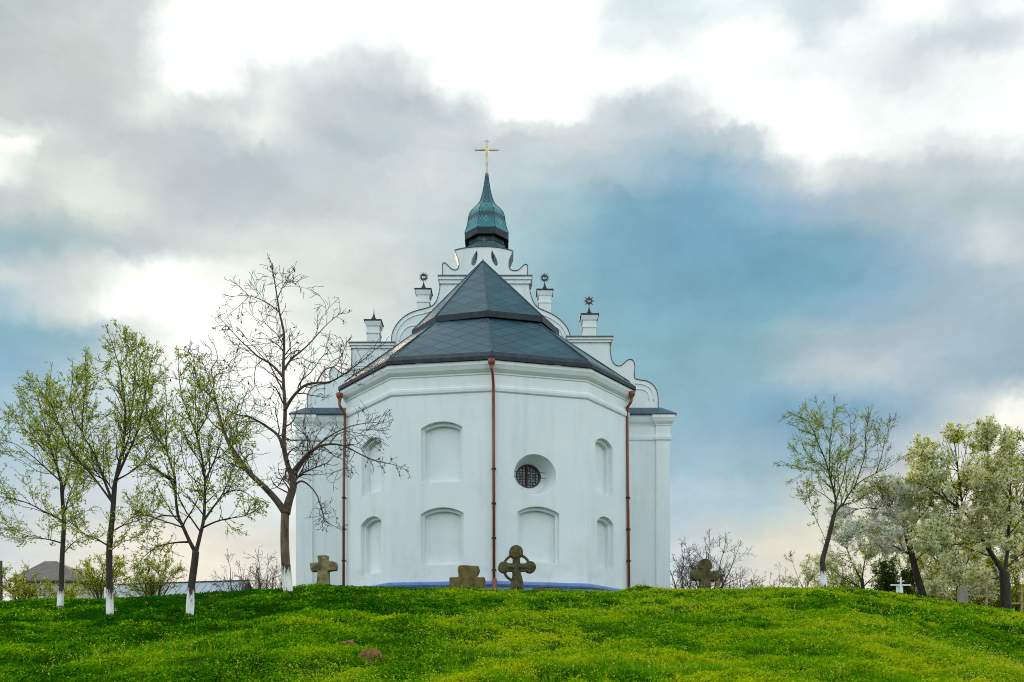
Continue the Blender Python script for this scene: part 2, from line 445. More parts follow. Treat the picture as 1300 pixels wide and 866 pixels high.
def plaster_mat():
    m, nt, bs = new_mat('white_plaster')
    L = nt.links.new
    geo = nn(nt, 'ShaderNodeNewGeometry')
    mp = nn(nt, 'ShaderNodeMapping'); mp.inputs['Scale'].default_value = (1.6, 1.6, 0.22)
    L(geo.outputs['Position'], mp.inputs['Vector'])
    st = nn(nt, 'ShaderNodeTexNoise'); st.inputs['Scale'].default_value = 1.3; st.inputs['Detail'].default_value = 8; st.inputs['Roughness'].default_value = 0.62
    L(mp.outputs[0], st.inputs['Vector'])
    bl = nn(nt, 'ShaderNodeTexNoise'); bl.inputs['Scale'].default_value = 0.55; bl.inputs['Detail'].default_value = 6
    L(geo.outputs['Position'], bl.inputs['Vector'])
    ra = nn(nt, 'ShaderNodeValToRGB'); e = ra.color_ramp.elements
    e[0].position, e[0].color = 0.26, (0.66, 0.69, 0.665, 1); e[1].position, e[1].color = 0.50, (0.74, 0.775, 0.765, 1)
    L(st.outputs['Fac'], ra.inputs[0])
    r2 = nn(nt, 'ShaderNodeValToRGB'); e = r2.color_ramp.elements
    e[0].position, e[0].color = 0.35, (0.93, 0.95, 0.97, 1); e[1].position, e[1].color = 0.65, (1, 1, 1, 1)
    L(bl.outputs['Fac'], r2.inputs[0])
    mx = nn(nt, 'ShaderNodeMix', data_type='RGBA', blend_type='MULTIPLY'); mx.inputs['Factor'].default_value = 1
    L(ra.outputs[0], mx.inputs['A']); L(r2.outputs[0], mx.inputs['B'])
    sz = nn(nt, 'ShaderNodeSeparateXYZ'); L(geo.outputs['Position'], sz.inputs[0])
    dz = nn(nt, 'ShaderNodeMapRange', interpolation_type='SMOOTHSTEP'); dz.inputs['From Min'].default_value = 8.3; dz.inputs['From Max'].default_value = 6.0
    L(sz.outputs[2], dz.inputs['Value'])
    dn = nn(nt, 'ShaderNodeTexNoise'); dn.inputs['Scale'].default_value = 0.9; dn.inputs['Detail'].default_value = 8; dn.inputs['Roughness'].default_value = 0.68; L(geo.outputs['Position'], dn.inputs['Vector'])
    dr = nn(nt, 'ShaderNodeMapRange', interpolation_type='SMOOTHSTEP'); dr.inputs['From Min'].default_value = 0.46; dr.inputs['From Max'].default_value = 0.72; dr.inputs['To Max'].default_value = 0.55
    L(dn.outputs['Fac'], dr.inputs['Value'])
    da = nn(nt, 'ShaderNodeMath', operation='MULTIPLY'); L(dz.outputs[0], da.inputs[0]); L(dr.outputs[0], da.inputs[1])
    # patched limewash: slightly greyer and creamier blotches with edges of their own
    pn = nn(nt, 'ShaderNodeTexNoise'); pn.inputs['Scale'].default_value = 0.35; pn.inputs['Detail'].default_value = 10; pn.inputs['Roughness'].default_value = 0.7; L(geo.outputs['Position'], pn.inputs['Vector'])
    pr = nn(nt, 'ShaderNodeMapRange', interpolation_type='SMOOTHSTEP'); pr.inputs['From Min'].default_value = 0.53; pr.inputs['From Max'].default_value = 0.58; pr.inputs['To Max'].default_value = 0.20
    L(pn.outputs['Fac'], pr.inputs['Value'])
    pm = nn(nt, 'ShaderNodeMix', data_type='RGBA'); L(pr.outputs[0], pm.inputs['Factor']); L(mx.outputs['Result'], pm.inputs['A']); pm.inputs['B'].default_value = (0.60, 0.63, 0.58, 1)
    dm = nn(nt, 'ShaderNodeMix', data_type='RGBA'); L(da.outputs[0], dm.inputs['Factor']); L(pm.outputs['Result'], dm.inputs['A']); dm.inputs['B'].default_value = (0.46, 0.44, 0.36, 1)
    L(dm.outputs['Result'], bs.inputs['Base Color'])
    bs.inputs['Roughness'].default_value = 0.85; bs.inputs['Specular IOR Level'].default_value = 0.25
    nb = nn(nt, 'ShaderNodeTexNoise'); nb.inputs['Scale'].default_value = 5; nb.inputs['Detail'].default_value = 8; nb.inputs['Roughness'].default_value = 0.6
    L(geo.outputs['Position'], nb.inputs['Vector'])
    bp = nn(nt, 'ShaderNodeBump'); bp.inputs['Strength'].default_value = 0.10; bp.inputs['Distance'].default_value = 0.03
    L(nb.outputs['Fac'], bp.inputs['Height']); L(bp.outputs[0], bs.inputs['Normal'])
    return m

MW = plaster_mat()
M_BLUE = surf('blue_paint', (0.10,0.17,0.40), (0.16,0.25,0.50), 0.6, 2.5, bump=0.1)
M_SLATE = diamond_mat('slate_roof', 1.05, 0.62, (0.007,0.038,0.050), (0.032,0.088,0.108), (0.004,0.018,0.024), rough=0.42, lw=0.042, spec=0.5, cc=(0.016,0.058,0.073))
M_COPPER = diamond_mat('green_copper', 0.19, 0.25, (0.003,0.10,0.11), (0.006,0.31,0.32), (0.002,0.025,0.032), rough=0.33, lw=0.06, spec=0.45, cc=(0.004,0.19,0.20), band=(5.6, 7.4))
M_TIN = surf('dark_tin', (0.010,0.014,0.019), (0.026,0.034,0.044), 0.55, 4, bump=0.05, spec=0.25)
M_BLUETIN = surf('blue_grey_tin', (0.022,0.045,0.07), (0.05,0.085,0.12), 0.5, 3, bump=0.05, spec=0.3)
M_TRIM = surf('brown_tin', (0.04,0.04,0.042), (0.085,0.08,0.08), 0.5, 5, bump=0.05)
M_PIPE = surf('brown_pipe', (0.17,0.038,0.016), (0.24,0.06,0.026), 0.42, 6, bump=0.03)
M_GOLD = surf('gilding', (0.55,0.36,0.12), (0.75,0.58,0.30), 0.3, 6, bump=0.0, metal=0.8)
M_SILVER = surf('pale_gilding', (0.30,0.25,0.15), (0.55,0.49,0.36), 0.4, 6, bump=0.0, metal=0.5)
M_IRON = surf('black_iron', (0.012,0.012,0.014), (0.03,0.03,0.033), 0.5, 10, bump=0.0)
M_REDWOOD = surf('window_wood', (0.05,0.012,0.01), (0.09,0.025,0.02), 0.5, 8)
M_LEAD = surf('leaded_bars', (0.02,0.022,0.025), (0.05,0.05,0.055), 0.5, 8, bump=0)
M_STONE_D = surf('dark_mossy_stone', (0.030,0.025,0.009), (0.115,0.085,0.030), 0.9, 4, 8, bump=0.6, bscale=25, bdist=0.03, c3=(0.10,0.095,0.035), s3=6)
M_STONE_Y = surf('yellow_brown_stone', (0.07,0.052,0.012), (0.19,0.14,0.038), 0.9, 4, 8, bump=0.6, bscale=22, bdist=0.03, c3=(0.13,0.12,0.03), s3=5)
M_STONE_L = surf('pale_lichen_stone', (0.09,0.075,0.03), (0.30,0.25,0.11), 0.9, 4.5, 8, bump=0.6, bscale=22, bdist=0.03, c3=(0.06,0.055,0.015), s3=4)
M_EARTH = surf('brown_earth', (0.07,0.030,0.007), (0.26,0.115,0.028), 0.95, 9, 8, bump=0.8, bscale=30, bdist=0.05)
M_BARK_D = surf('dark_bark', (0.018,0.014,0.010), (0.055,0.043,0.030), 0.95, 9, 6, bump=0.8, bscale=26, bdist=0.03, vec_scale=(1,1,0.3))
M_BARK_B = surf('brown_bark', (0.06,0.040,0.026), (0.22,0.15,0.09), 0.95, 9, 6, bump=0.9, bscale=22, bdist=0.04, vec_scale=(1,1,0.25))
M_BARK_L = surf('brown_limb_bark', (0.035,0.024,0.017), (0.12,0.08,0.052), 0.95, 9, 6, bump=0.6, bscale=22, bdist=0.03)
M_TWIG = surf('brown_twig', (0.03,0.02,0.016), (0.075,0.05,0.038), 0.9, 5, bump=0)
M_TWIG_P = surf('purple_brown_twig', (0.065,0.045,0.04), (0.14,0.10,0.085), 0.9, 5, bump=0)
M_WASH = surf('lime_wash', (0.42,0.40,0.36), (0.78,0.78,0.75), 0.9, 7, 8, lo=0.30, hi=0.5, bump=0.6, bscale=25, bdist=0.03, vec_scale=(1,1,0.3))
def wash_mat():
    m, nt, bs = new_mat('lime_wash')
    L = nt.links.new
    geo = nn(nt, 'ShaderNodeNewGeometry'); tx = nn(nt, 'ShaderNodeTexCoord')
    mp = nn(nt, 'ShaderNodeMapping'); mp.inputs['Scale'].default_value = (1, 1, 0.22); L(geo.outputs['Position'], mp.inputs['Vector'])
    no = nn(nt, 'ShaderNodeTexNoise'); no.inputs['Scale'].default_value = 16; no.inputs['Detail'].default_value = 6; L(mp.outputs[0], no.inputs['Vector'])
    sp = nn(nt, 'ShaderNodeSeparateXYZ'); L(tx.outputs['Generated'], sp.inputs[0])
    hi = nn(nt, 'ShaderNodeMapRange'); hi.inputs['From Min'].default_value = 0.45; hi.inputs['From Max'].default_value = 1.0; hi.inputs['To Max'].default_value = 0.42
    L(sp.outputs[2], hi.inputs['Value'])
    lo_ = nn(nt, 'ShaderNodeMapRange'); lo_.inputs['From Min'].default_value = 0.3; lo_.inputs['From Max'].default_value = 0.1; lo_.inputs['To Max'].default_value = 0.16
    L(sp.outputs[2], lo_.inputs['Value'])
    a = nn(nt, 'ShaderNodeMath', operation='SUBTRACT'); L(no.outputs['Fac'], a.inputs[0]); L(hi.outputs[0], a.inputs[1])
    a2 = nn(nt, 'ShaderNodeMath', operation='SUBTRACT'); L(a.outputs[0], a2.inputs[0]); L(lo_.outputs[0], a2.inputs[1])
    ra = nn(nt, 'ShaderNodeValToRGB'); e = ra.color_ramp.elements
    e[0].position, e[0].color = 0.22, (0.05,0.038,0.028,1); e[1].position, e[1].color = 0.34, (0.60,0.59,0.55,1)
    q = e.new(0.55); q.color = (0.80,0.80,0.77,1)
    L(a2.outputs[0], ra.inputs[0]); L(ra.outputs[0], bs.inputs['Base Color']); bs.inputs['Roughness'].default_value = 0.95
    bp = nn(nt, 'ShaderNodeBump'); bp.inputs['Strength'].default_value = 0.7; bp.inputs['Distance'].default_value = 0.03; L(no.outputs['Fac'], bp.inputs['Height']); L(bp.outputs[0], bs.inputs['Normal'])
    return m
M_WASH = wash_mat()
M_LEAF = leaf_mat('young_leaf', (0.18,0.26,0.015), (0.56,0.58,0.08), (0.37,0.44,0.035), 0.58)
M_LEAF2 = leaf_mat('fresh_leaf', (0.14,0.19,0.008), (0.64,0.62,0.045), (0.38,0.43,0.02), 0.6)
M_LEAFD = leaf_mat('dark_green_leaf', (0.025,0.045,0.008), (0.09,0.13,0.015), (0.05,0.08,0.01), 0.3)
M_BLOOM = leaf_mat('white_blossom', (0.74,0.72,0.42), (0.94,0.93,0.70), (0.87,0.85,0.56), 0.6)
M_BLOOM_G = leaf_mat('greyish_blossom', (0.66,0.65,0.54), (0.92,0.91,0.82), (0.80,0.79,0.69), 0.55)
M_PODS = leaf_mat('dry_pods', (0.03,0.018,0.012), (0.09,0.05,0.035), None, 0.2)
M_GRASS = leaf_mat('grass_blades', (0.012,0.085,0.002), (0.50,0.53,0.007), (0.13,0.34,0.003), 0.5, attr='tint')
M_WEED = leaf_mat('weed_tips', (0.26,0.34,0.02), (0.62,0.60,0.10), (0.42,0.45,0.04), 0.4)
M_GROUND = surf('turf_soil', (0.010,0.028,0.003), (0.03,0.075,0.006), 1.0, 0.8, 8, bump=0.5, bscale=6, bdist=0.08, spec=0.0)

# glass of the oval window
M_GLASS, _nt, _bs = new_mat('old_window_glass')
_bs.inputs['Base Color'].default_value = (0.10, 0.15, 0.19, 1)
_bs.inputs['Roughness'].default_value = 0.12
_bs.inputs['Specular IOR Level'].default_value = 0.9

# ------------------------------------------------------------------ terrain
CREST = np.array([(-700,775),(-300,770),(-100,765),(0,762),(100,759),(200,755.5),(260,753),(320,749),(375,744.5),(405,742.5),(440,742.5),(470,743),(500,744.5),
  (540,746),(590,747),(640,748.5),(700,748),(760,749),(815,749),(860,748),(900,747),(950,746),(1000,744.5),(1045,743.5),(1075,745.5),(1110,749),(1150,753.5),
  (1200,761),(1250,768.5),(1300,777),(1380,790),(1500,806),(1700,822),(2200,835)], float)
YC = 33.0
_cx = (CREST[:,0]-CX)*YC/F
_cz = ZC + (HY-CREST[:,1])*YC/F
BUMPS = [(PX(815,32.6),32.6,0.24,0.62,0.8),(PX(593,32.2),32.2,0.07,0.8,0.6),(PX(405,32.5),32.5,0.06,0.9,0.8),(PX(1045,32.6),32.4,0.08,0.5,0.5)]
def sstep(a, b, x):
    t = np.clip((x-a)/(b-a), 0, 1); return t*t*(3-2*t)
def vnoise(x, y, s, seed):
    r = np.random.default_rng(seed); G = r.random((64, 64))
    u = (x*s) % 64; v = (y*s) % 64
    i = np.floor(u).astype(int); j = np.floor(v).astype(int); a = u-i; b = v-j
    a = a*a*(3-2*a); b = b*b*(3-2*b); i2 = (i+1) % 64; j2 = (j+1) % 64; i %= 64; j %= 64
    return (G[i,j]*(1-a)+G[i2,j]*a)*(1-b)+(G[i,j2]*(1-a)+G[i2,j2]*a)*b
def ground_z(X, Y):
    X = np.asarray(X, float); Y = np.asarray(Y, float)
    zc = np.interp(np.where(Y < YC, X*YC/np.clip(Y, 15.0, YC), X), _cx, _cz)
    lin_ = np.where(Y > 0, zc*Y/YC, 0.0)
    f = sstep(11, 20, np.abs(X+1.4))
    plat = zc + 0.06*f*np.clip(Y-YC, 0, 60)
    k = 0.4
    h = np.clip(0.5+0.5*(plat-lin_)/k, 0, 1)
    z = plat*(1-h)+lin_*h - k*h*(1-h)
    und = 0.05*np.sin(X*0.9+0.6*np.sin(Y*0.5))*np.sin(Y*0.75+0.4)+0.035*np.sin(X*2.1+Y*1.3)*np.sin(Y*1.7-X*0.6)+0.02*np.sin(X*4.3-Y*2.1)
    z = z + und*sstep(4, 10, Y)*(1-sstep(36, 40, Y))*(1-0.55*sstep(28, 33, Y))
    z = z + (0.16*(vnoise(X+200, Y+200, 0.55, 41)-0.5)+0.15*(vnoise(X+200, Y+200, 1.25, 42)-0.5))*sstep(6, 10, Y)*(1-sstep(35, 38, Y))*(1-0.65*sstep(29, 32.5, Y))
    for bx, by, bh, sx, sy in BUMPS:
        z = z + bh*np.exp(-((X-bx)/sx)**2-((Y-by)/sy)**2)
    far = sstep(120, 500, np.abs(Y)) + sstep(120, 500, np.abs(X))
    return z*(1-np.clip(far, 0, 1)) + 0.0
def gz(x, y): return float(ground_z(x, y))
def ground_at(px, py, y0=9.0, y1=36.0):
    Y = y0
    while Y < y1:
        p = P(px, py, Y)
        if gz(p.x, Y) >= p.z: return Vector((p.x, Y, gz(p.x, Y)))
        Y += 0.05
    p = P(px, py, 33.0)
    return Vector((p.x, 33.0, gz(p.x, 33.0)))

def grid_coords(lo, hi, fine, far):
    mid = np.arange(lo, hi+1e-6, fine)
    steps = []
    d = fine; x = hi
    while x < far:
        d *= 1.28; x += d; steps.append(x)
    return mid, np.array(steps)
mx_, ex = grid_coords(-30, 30, 0.25, 2500)
my_, ey = grid_coords(-2, 46, 0.25, 2500)
xs = np.concatenate([-ex[::-1], mx_, ex])
ys = np.concatenate([-(ey-44)[::-1], my_, ey])
XX, YY = np.meshgrid(xs, ys)
ZZ = ground_z(XX, YY)
def np_mesh(name, verts, quads=None, tris=None):
    me = bpy.data.meshes.new(name)
    me.vertices.add(len(verts)); me.vertices.foreach_set('co', np.ascontiguousarray(verts, np.float32).ravel())
    nq = 0 if quads is None else len(quads); ntri = 0 if tris is None else len(tris)
    idx = []; st = []
    if nq: idx.append(quads.ravel()); st.append(np.arange(nq)*4)
    if ntri: idx.append(tris.ravel()); st.append(nq*4+np.arange(ntri)*3)
    idx = np.concatenate(idx).astype(np.int32); st = np.concatenate(st).astype(np.int32)
    me.loops.add(len(idx)); me.loops.foreach_set('vertex_index', idx)
    me.polygons.add(nq+ntri); me.polygons.foreach_set('loop_start', st)
    me.update(calc_edges=True)
    return me
ny, nx = XX.shape
ii = (np.arange(ny-1)[:,None]*nx+np.arange(nx-1)[None,:]).ravel()
me = np_mesh('ground', np.stack([XX.ravel(), YY.ravel(), ZZ.ravel()], 1), np.stack([ii, ii+1, ii+nx+1, ii+nx], 1))
me.polygons.foreach_set('use_smooth', [True]*len(me.polygons))
me.materials.append(M_GROUND)
ground = link('ground', me)
tag(ground, kind='structure')

# ------------------------------------------------------------------ church
ZB = PZ(885-3.3*F/37, 37)                       # a little below the hill top (walls start here)
ZE = ZC + 13.70                                  # eave level
church = empty('church', (-1.3, 42, ZC+3.6), 'white baroque church with slate apse roof, scrolled gable and green spire on the grassy mound', 'church')

C0 = Vector((PX(625,37.0), 37.0)); CL = Vector((PX(497,37.6), 37.6)); CR = Vector((PX(745,37.95), 37.95))
EL = Vector((PX(440,40.5), 40.5)); ER = Vector((PX(797,40.5), 40.5))
NY = 43.8
NL, NR = PX(377.5, NY), PX(849, NY)
BL = Vector((EL.x, NY)); BR = Vector((ER.x, NY))
apse = [BL, EL, CL, C0, CR, ER, BR]

def offset_line(pts, d):
    """offset an open polyline running left to right (seen from the camera) outwards by d"""
    out = []
    n = len(pts)
    for i in range(n):
        ns = []
        if i > 0:
            t = (pts[i]-pts[i-1]).normalized(); ns.append(Vector((t.y, -t.x)))
        if i < n-1:
            t = (pts[i+1]-pts[i]).normalized(); ns.append(Vector((t.y, -t.x)))
        if len(ns) == 1: out.append(pts[i]+ns[0]*d)
        else:
            b = (ns[0]+ns[1]).normalized()
            out.append(pts[i]+b*(d/max(0.3, b.dot(ns[0]))))
    return out

def sweep(mb, pts, prof):
    """prof: list of (outset, z)"""
    rings = [[(q.x, q.y, z) for q in offset_line(pts, o)] for o, z in prof]
    n = len(pts)
    for a, b in zip(rings[:-1], rings[1:]):
        for i in range(n-1):
            mb.add([a[i], a[i+1], b[i+1], b[i]], [(0,1,2,3)])

def ray_uz(px, py, A, B):
    """where the view line through a pixel meets the wall facet A-B: (u along, z)"""
    t = (px-CX)/F
    d = B-A
    # point A + s d ; x = t*y
    s = (t*A.y-A.x)/(d.x-t*d.y)
    y = A.y+s*d.y
    return s*d.length, PZ(py, y)

def arch_poly(u0, u1, z0, zs, za, n=10):
    """flat bottom z0, spring zs, apex za: segmental arch, counter clockwise"""
    w = (u1-u0)/2; h = max(0.01, za-zs); rad = (w*w+h*h)/(2*h); uc = (u0+u1)/2; zc = za-rad
    a = math.asin(min(1, w/rad))
    pts = [(u0, z0), (u1, z0)]
    for i in range(n+1):
        t = a-2*a*i/n
        pts.append((uc+rad*math.sin(t), zc+rad*math.cos(t)))
    return pts

def fill_facet(mb, A, B, outer, holes, depth=0.0):
    """planar wall piece with holes, outer/holes polygons in (u,z)"""
    d = (B-A).normalized(); nrm = Vector((d.y, -d.x))
    bm = bmesh.new()
    def loop(poly):
        vs = [bm.verts.new((u, 0, z)) for u, z in poly]
        return [bm.edges.new((vs[i], vs[(i+1) % len(vs)])) for i in range(len(vs))]
    es = loop(outer)
    for h in holes: es += loop(h)
    bmesh.ops.triangle_fill(bm, edges=es, use_beauty=True, use_dissolve=False)
    bm.verts.index_update()
    vs = [(A.x+d.x*v.co.x-nrm.x*depth, A.y+d.y*v.co.x-nrm.y*depth, v.co.z) for v in bm.verts]
    fs = [tuple(v.index for v in f.verts) for f in bm.faces]
    bm.free()
    # orient outwards
    out = []
    for f in fs:
        a, b, c = (Vector(vs[k]) for k in f[:3])
        nn_ = (b-a).cross(c-a)
        out.append(f if nn_.x*nrm.x+nn_.y*nrm.y > 0 else f[::-1])
    mb.add(vs, out)

def uvpt(A, B, u, z, depth):
    d = (B-A).normalized(); nrm = Vector((d.y, -d.x))
    return (A.x+d.x*u-nrm.x*depth, A.y+d.y*u-nrm.y*depth, z)

def strip(mb, A, B, p0, d0, p1, d1):
    n = len(p0)
    vs = [uvpt(A, B, u, z, d0) for u, z in p0]+[uvpt(A, B, u, z, d1) for u, z in p1]
    mb.add(vs, [(i, (i+1) % n, n+(i+1) % n, n+i) for i in range(n)])

ZT = ZE-0.05
facets = [(BL, EL), (EL, CL), (CL, C0), (C0, CR), (CR, ER), (ER, BR)]
# niches: facet index, px left/right, py apex, spring, bottom
NICHES = [(2,534.5,587,535,543.5,612.5),(2,534,588.5,644,652.5,717),(3,657,710,643,651.5,714),
          (4,756,777.5,557,563,627),(4,758,779,656,662,722),(1,459,484,556,562,627),(1,458,484,656,662,729)]
holes = {i: [] for i in range(6)}
for fi, xa, xb, ya, ysp, yb in NICHES:
    A, B = facets[fi]
    xm = (xa+xb)/2
    u0 = ray_uz(xa, ya, A, B)[0]; u1 = ray_uz(xb, ya, A, B)[0]
    za = ray_uz(xm, ya, A, B)[1]; zs = za-0.26; zb = ray_uz(xm, yb, A, B)[1]
    outer = arch_poly(u0, u1, zb, zs, za)
    r = 0.13
    inner = arch_poly(u0+r, u1-r, zb+0.03, zs-0.06, za-r)
    holes[fi].append(outer)
    mb = MB()
    strip(mb, A, B, outer, 0.0, outer, 0.17)
    strip(mb, A, B, outer, 0.17, inner, 0.18)
    strip(mb, A, B, inner, 0.18, inner, 0.36)
    fill_facet(mb, A, B, inner, [], 0.36)
    mb.build('blind_window', MW, church)
# oval window
A, B = facets[3]
uo, zo = ray_uz(679.5, 603, A, B)
ro = 0.90
N = 40
circ = lambda uc, zc, ru, rz: [(uc+ru*math.cos(2*math.pi*i/N), zc+rz*math.sin(2*math.pi*i/N)) for i in range(N)]
outerc = circ(uo, zo, ro, 0.86)
ui, zi, di = uo-0.05, zo+0.16, 1.05
midc = circ(uo-0.05, zo+0.06, 0.70, 0.65); innc = circ(ui, zi, 0.555, 0.515)
holes[3].append(outerc)
mb = MB(); strip(mb, A, B, outerc, 0, midc, 0.78); strip(mb, A, B, midc, 0.78, innc, 0.92); strip(mb, A, B, innc, 0.92, innc, di+0.05)
rw = mb.build('round_window', MW, church); auto_smooth(rw, 35)
mb = MB(); fill_facet(mb, A, B, innc, [], di); mb.build('glass', M_GLASS, rw)
mb = MB()
def bar(u0, z0, u1, z1, r, dep): mb.tube([uvpt(A, B, u0, z0, dep), uvpt(A, B, u1, z1, dep)], r, 6)
for k in range(-4, 5):
    w = math.sqrt(max(0, 0.515**2-(k*0.115)**2))
    if w > 0.1:
        bar(ui+k*0.115, zi-w, ui+k*0.115, zi+w, 0.012, di-0.03)
        bar(ui-w, zi+k*0.115, ui+w, zi+k*0.115, 0.012, di-0.036)
for i in range(3):
    for j in range(3):
        cu, cz = ui-0.28+0.28*i, zi-0.28+0.28*j
        if (cu-ui)**2+(cz-zi)**2 < 0.2:
            mb.tube([uvpt(A, B, cu+0.07*math.cos(a*math.pi/5), cz+0.07*math.sin(a*math.pi/5), di-0.042) for a in range(11)], 0.011, 5)
mb.build('leaded_bars', M_LEAD, rw)
mb = MB()
for q in range(N):
    pass
strip(mb, A, B, circ(ui, zi, 0.55, 0.51), di-0.10, circ(ui, zi, 0.485, 0.445), di-0.10)
strip(mb, A, B, circ(ui, zi, 0.485, 0.445), di-0.10, circ(ui, zi, 0.485, 0.445), di-0.01)
bu = uvpt(A, B, ui-0.05, zi-0.45, di-0.06); bt = uvpt(A, B, ui-0.05, zi+0.45, di-0.06)
mb.tube([bu, bt], 0.05, 4)
mb.build('frame', M_REDWOOD, rw)
for dz in (0.10, -0.12):
    mb = MB()
    bar(uo-0.80, zi+dz, uo+0.62, zi+dz, 0.014, 0.62)
    mb.build('iron_bar', M_IRON, rw)

# apse wall with the openings left out
mb = MB()
for fi, (A, B) in enumerate(facets):
    Lw = (B-A).length
    fill_facet(mb, A, B, [(0, ZB), (Lw, ZB), (Lw, ZT), (0, ZT)], holes[fi])
mb.build('apse_wall', MW, church)

# plinth
zpl = PZ(737.5, 37)
mb = MB()
sweep(mb, apse, [(0.16, ZB), (0.16, zpl-0.24), (0.21, zpl-0.22), (0.25, zpl-0.15), (0.24, zpl-0.06), (0.17, zpl-0.01), (-0.05, zpl+0.02)])
mb.build('plinth', M_BLUE, church)

CORN = [(-0.03, -1.22), (0.02, -1.20), (0.10, -1.16), (0.13, -1.07), (0.12, -0.98), (0.06, -0.93), (0.06, -0.88), (0.025, -0.87), (0.025, -0.50),
        (0.08, -0.47), (0.09, -0.42), (0.17, -0.38), (0.30, -0.30), (0.40, -0.17), (0.43, -0.14), (0.43, 0.0), (0.2, 0.02)]
mb = MB(); sweep(mb, apse, [(o*0.62, ZE-0.03+z) for o, z in CORN]); cor = mb.build('cornice', MW, church)

# apse roof: two tiers
APX = PX(613, 41.0); AY = 41.0; AZ = PZ(331, 41.0)
eave = offset_line(apse, 0.31)
def lerp(a, b, t): return a+(b-a)*t
ridge_y = 44.0
def apex_for(i):
    if i == 0 or i == 6: return Vector((APX, ridge_y, AZ))
    return Vector((APX, AY, AZ))
def roof_tier(mb, low, up):
    n = len(low)
    for i in range(n-1):
        a, b, c, d = low[i], low[i+1], up[i+1], up[i]
        e = (b-a); le = e.length; e.normalize()
        mid = (a+b)/2
        s = ((c+d)/2-mid); s = s-e*s.dot(e)
        s.normalize()
        uvf = lambda p: ((p-mid).dot(e), (p-mid).dot(s))
        if (c-d).length < 1e-4: mb.add([a, b, c], [(0,1,2)], [[uvf(a), uvf(b), uvf(c)]])
        else: mb.add([a, b, c, d], [(0,1,2,3)], [[uvf(a), uvf(b), uvf(c), uvf(d)]])
ev = [Vector((q.x, q.y, ZE+0.14)) for q in eave]
TB = 0.44
TX = [0.50, 0.50, 0.485, 0.43, 0.43, 0.495, 0.495]
INS = [0.012, 0.012, 0.03, 0.055, 0.055, 0.02, 0.02]
ZL0, ZL1 = ZC+16.20, ZC+16.46
def at_t(i, dt, zz):
    q = lerp(ev[i], apex_for(i), TX[i]+dt); q.z = zz; return q
brk = [at_t(i, INS[i], ZL0+0.12) for i in range(7)]
mb = MB(); roof_tier(mb, ev, brk)
lipt = [at_t(i, 0.004, ZL1) for i in range(7)]
top = [apex_for(i)+Vector((0,0,0.0)) for i in range(7)]
roof_tier(mb, lipt, top)
roof = mb.build('apse_roof', M_SLATE, church)
mb = MB()
def ring(mb, a, b):
    for i in range(len(a)-1): mb.add([a[i], a[i+1], b[i+1], b[i]], [(0,1,2,3)])
evo = [Vector((q.x, q.y, 0)) for q in offset_line(apse, 0.35)]
ein = [Vector((q.x, q.y, 0)) for q in offset_line(apse, 0.22)]
z = lambda L, h: [Vector((p.x, p.y, h)) for p in L]
ring(mb, z(ein, ZE+0.0), z(evo, ZE-0.02)); ring(mb, z(evo, ZE-0.02), z(evo, ZE+0.13))
ebnd = [lerp(ev[i], apex_for(i), 0.035)+Vector((0,0,0.012)) for i in range(7)]
ring(mb, z(evo, ZE+0.13), ebnd)
mb.build('eave_edge', M_TIN, roof)
mb = MB()
lo2 = [at_t(i, 0.0, ZL0) for i in range(7)]
lo2t = [at_t(i, 0.0, ZL1-0.01) for i in range(7)]
ins = [at_t(i, INS[i]+0.005, ZL0+0.02) for i in range(7)]
ring(mb, ins, lo2); ring(mb, lo2, lo2t); ring(mb, lo2t, [p+Vector((0,0,0.01)) for p in lipt])
mb.build('tier_edge', M_TIN, roof)
def ridge(a, b, r):
    m1 = MB(); m1.tube([a, b], r, 5); m1.build('ridge_cap', M_BLUETIN, roof)
for i in range(1, 6):
    ridge(ebnd[i]+Vector((0,0,0.01)), brk[i], 0.03)
    ridge(lipt[i]+Vector((0,0,0.01)), top[i]+Vector((0,0,0.01)), 0.03)
ridge(top[3]+Vector((0,0,0.01)), Vector((APX, ridge_y, AZ+0.01)), 0.05)

# nave
NB = 70.0
mb = MB()
def wallq(a, b, z0, z1): mb.add([(a[0],a[1],z0),(b[0],b[1],z0),(b[0],b[1],z1),(a[0],a[1],z1)], [(0,1,2,3)])
for a, b in [((NL,NB),(NL,NY)), ((NL,NY),(NR,NY)), ((NR,NY),(NR,NB)), ((NR,NB),(NL,NB))]: wallq(a, b, ZB, ZT)
# corner pilasters
for x0, x1 in ((NL-0.05, NL+0.75), (NR-0.62, NR+0.05)): mb.box(x0, x1, NY-0.10, NY+0.8, ZB, ZT-0.01)
mid = (NL+NR)/2
gz0 = ZE+5.6
mb.add([(NL, NB-0.02, ZT), (NR, NB-0.02, ZT), (mid, NB-0.02, gz0)], [(0,2,1)])
mb.build('nave_wall', MW, church)
nave = [Vector((NL-0.05, NB)), Vector((NL-0.05, NY-0.1)), Vector((NL+0.75, NY-0.1)), Vector((NL+0.75, NY)), Vector((NR-0.62, NY)), Vector((NR-0.62, NY-0.1)), Vector((NR+0.05, NY-0.1)), Vector((NR+0.05, NB))]
mb = MB(); sweep(mb, nave, [(o*0.5, ZE-0.12+zz) for o, zz in CORN]); mb.build('cornice', MW, church)
mb = MB()
sweep(mb, [Vector((NL, NB)), Vector((NL, NY)), Vector((NR, NY)), Vector((NR, NB))], [(0.22, ZE-0.13), (0.33, ZE-0.13), (0.33, ZE-0.06), (0.30, ZE-0.05), (-0.32, ZE+0.40)])
mb.build('skirt_roof', M_BLUETIN, church)
mb = MB()
xl, xr = NL-0.2, NR+0.2
pl = [Vector((xl,44.8,ZE+0.1)), Vector((mid,44.8,gz0+0.15)), Vector((mid,NB+0.3,gz0+0.15)), Vector((xl,NB+0.3,ZE+0.1))]
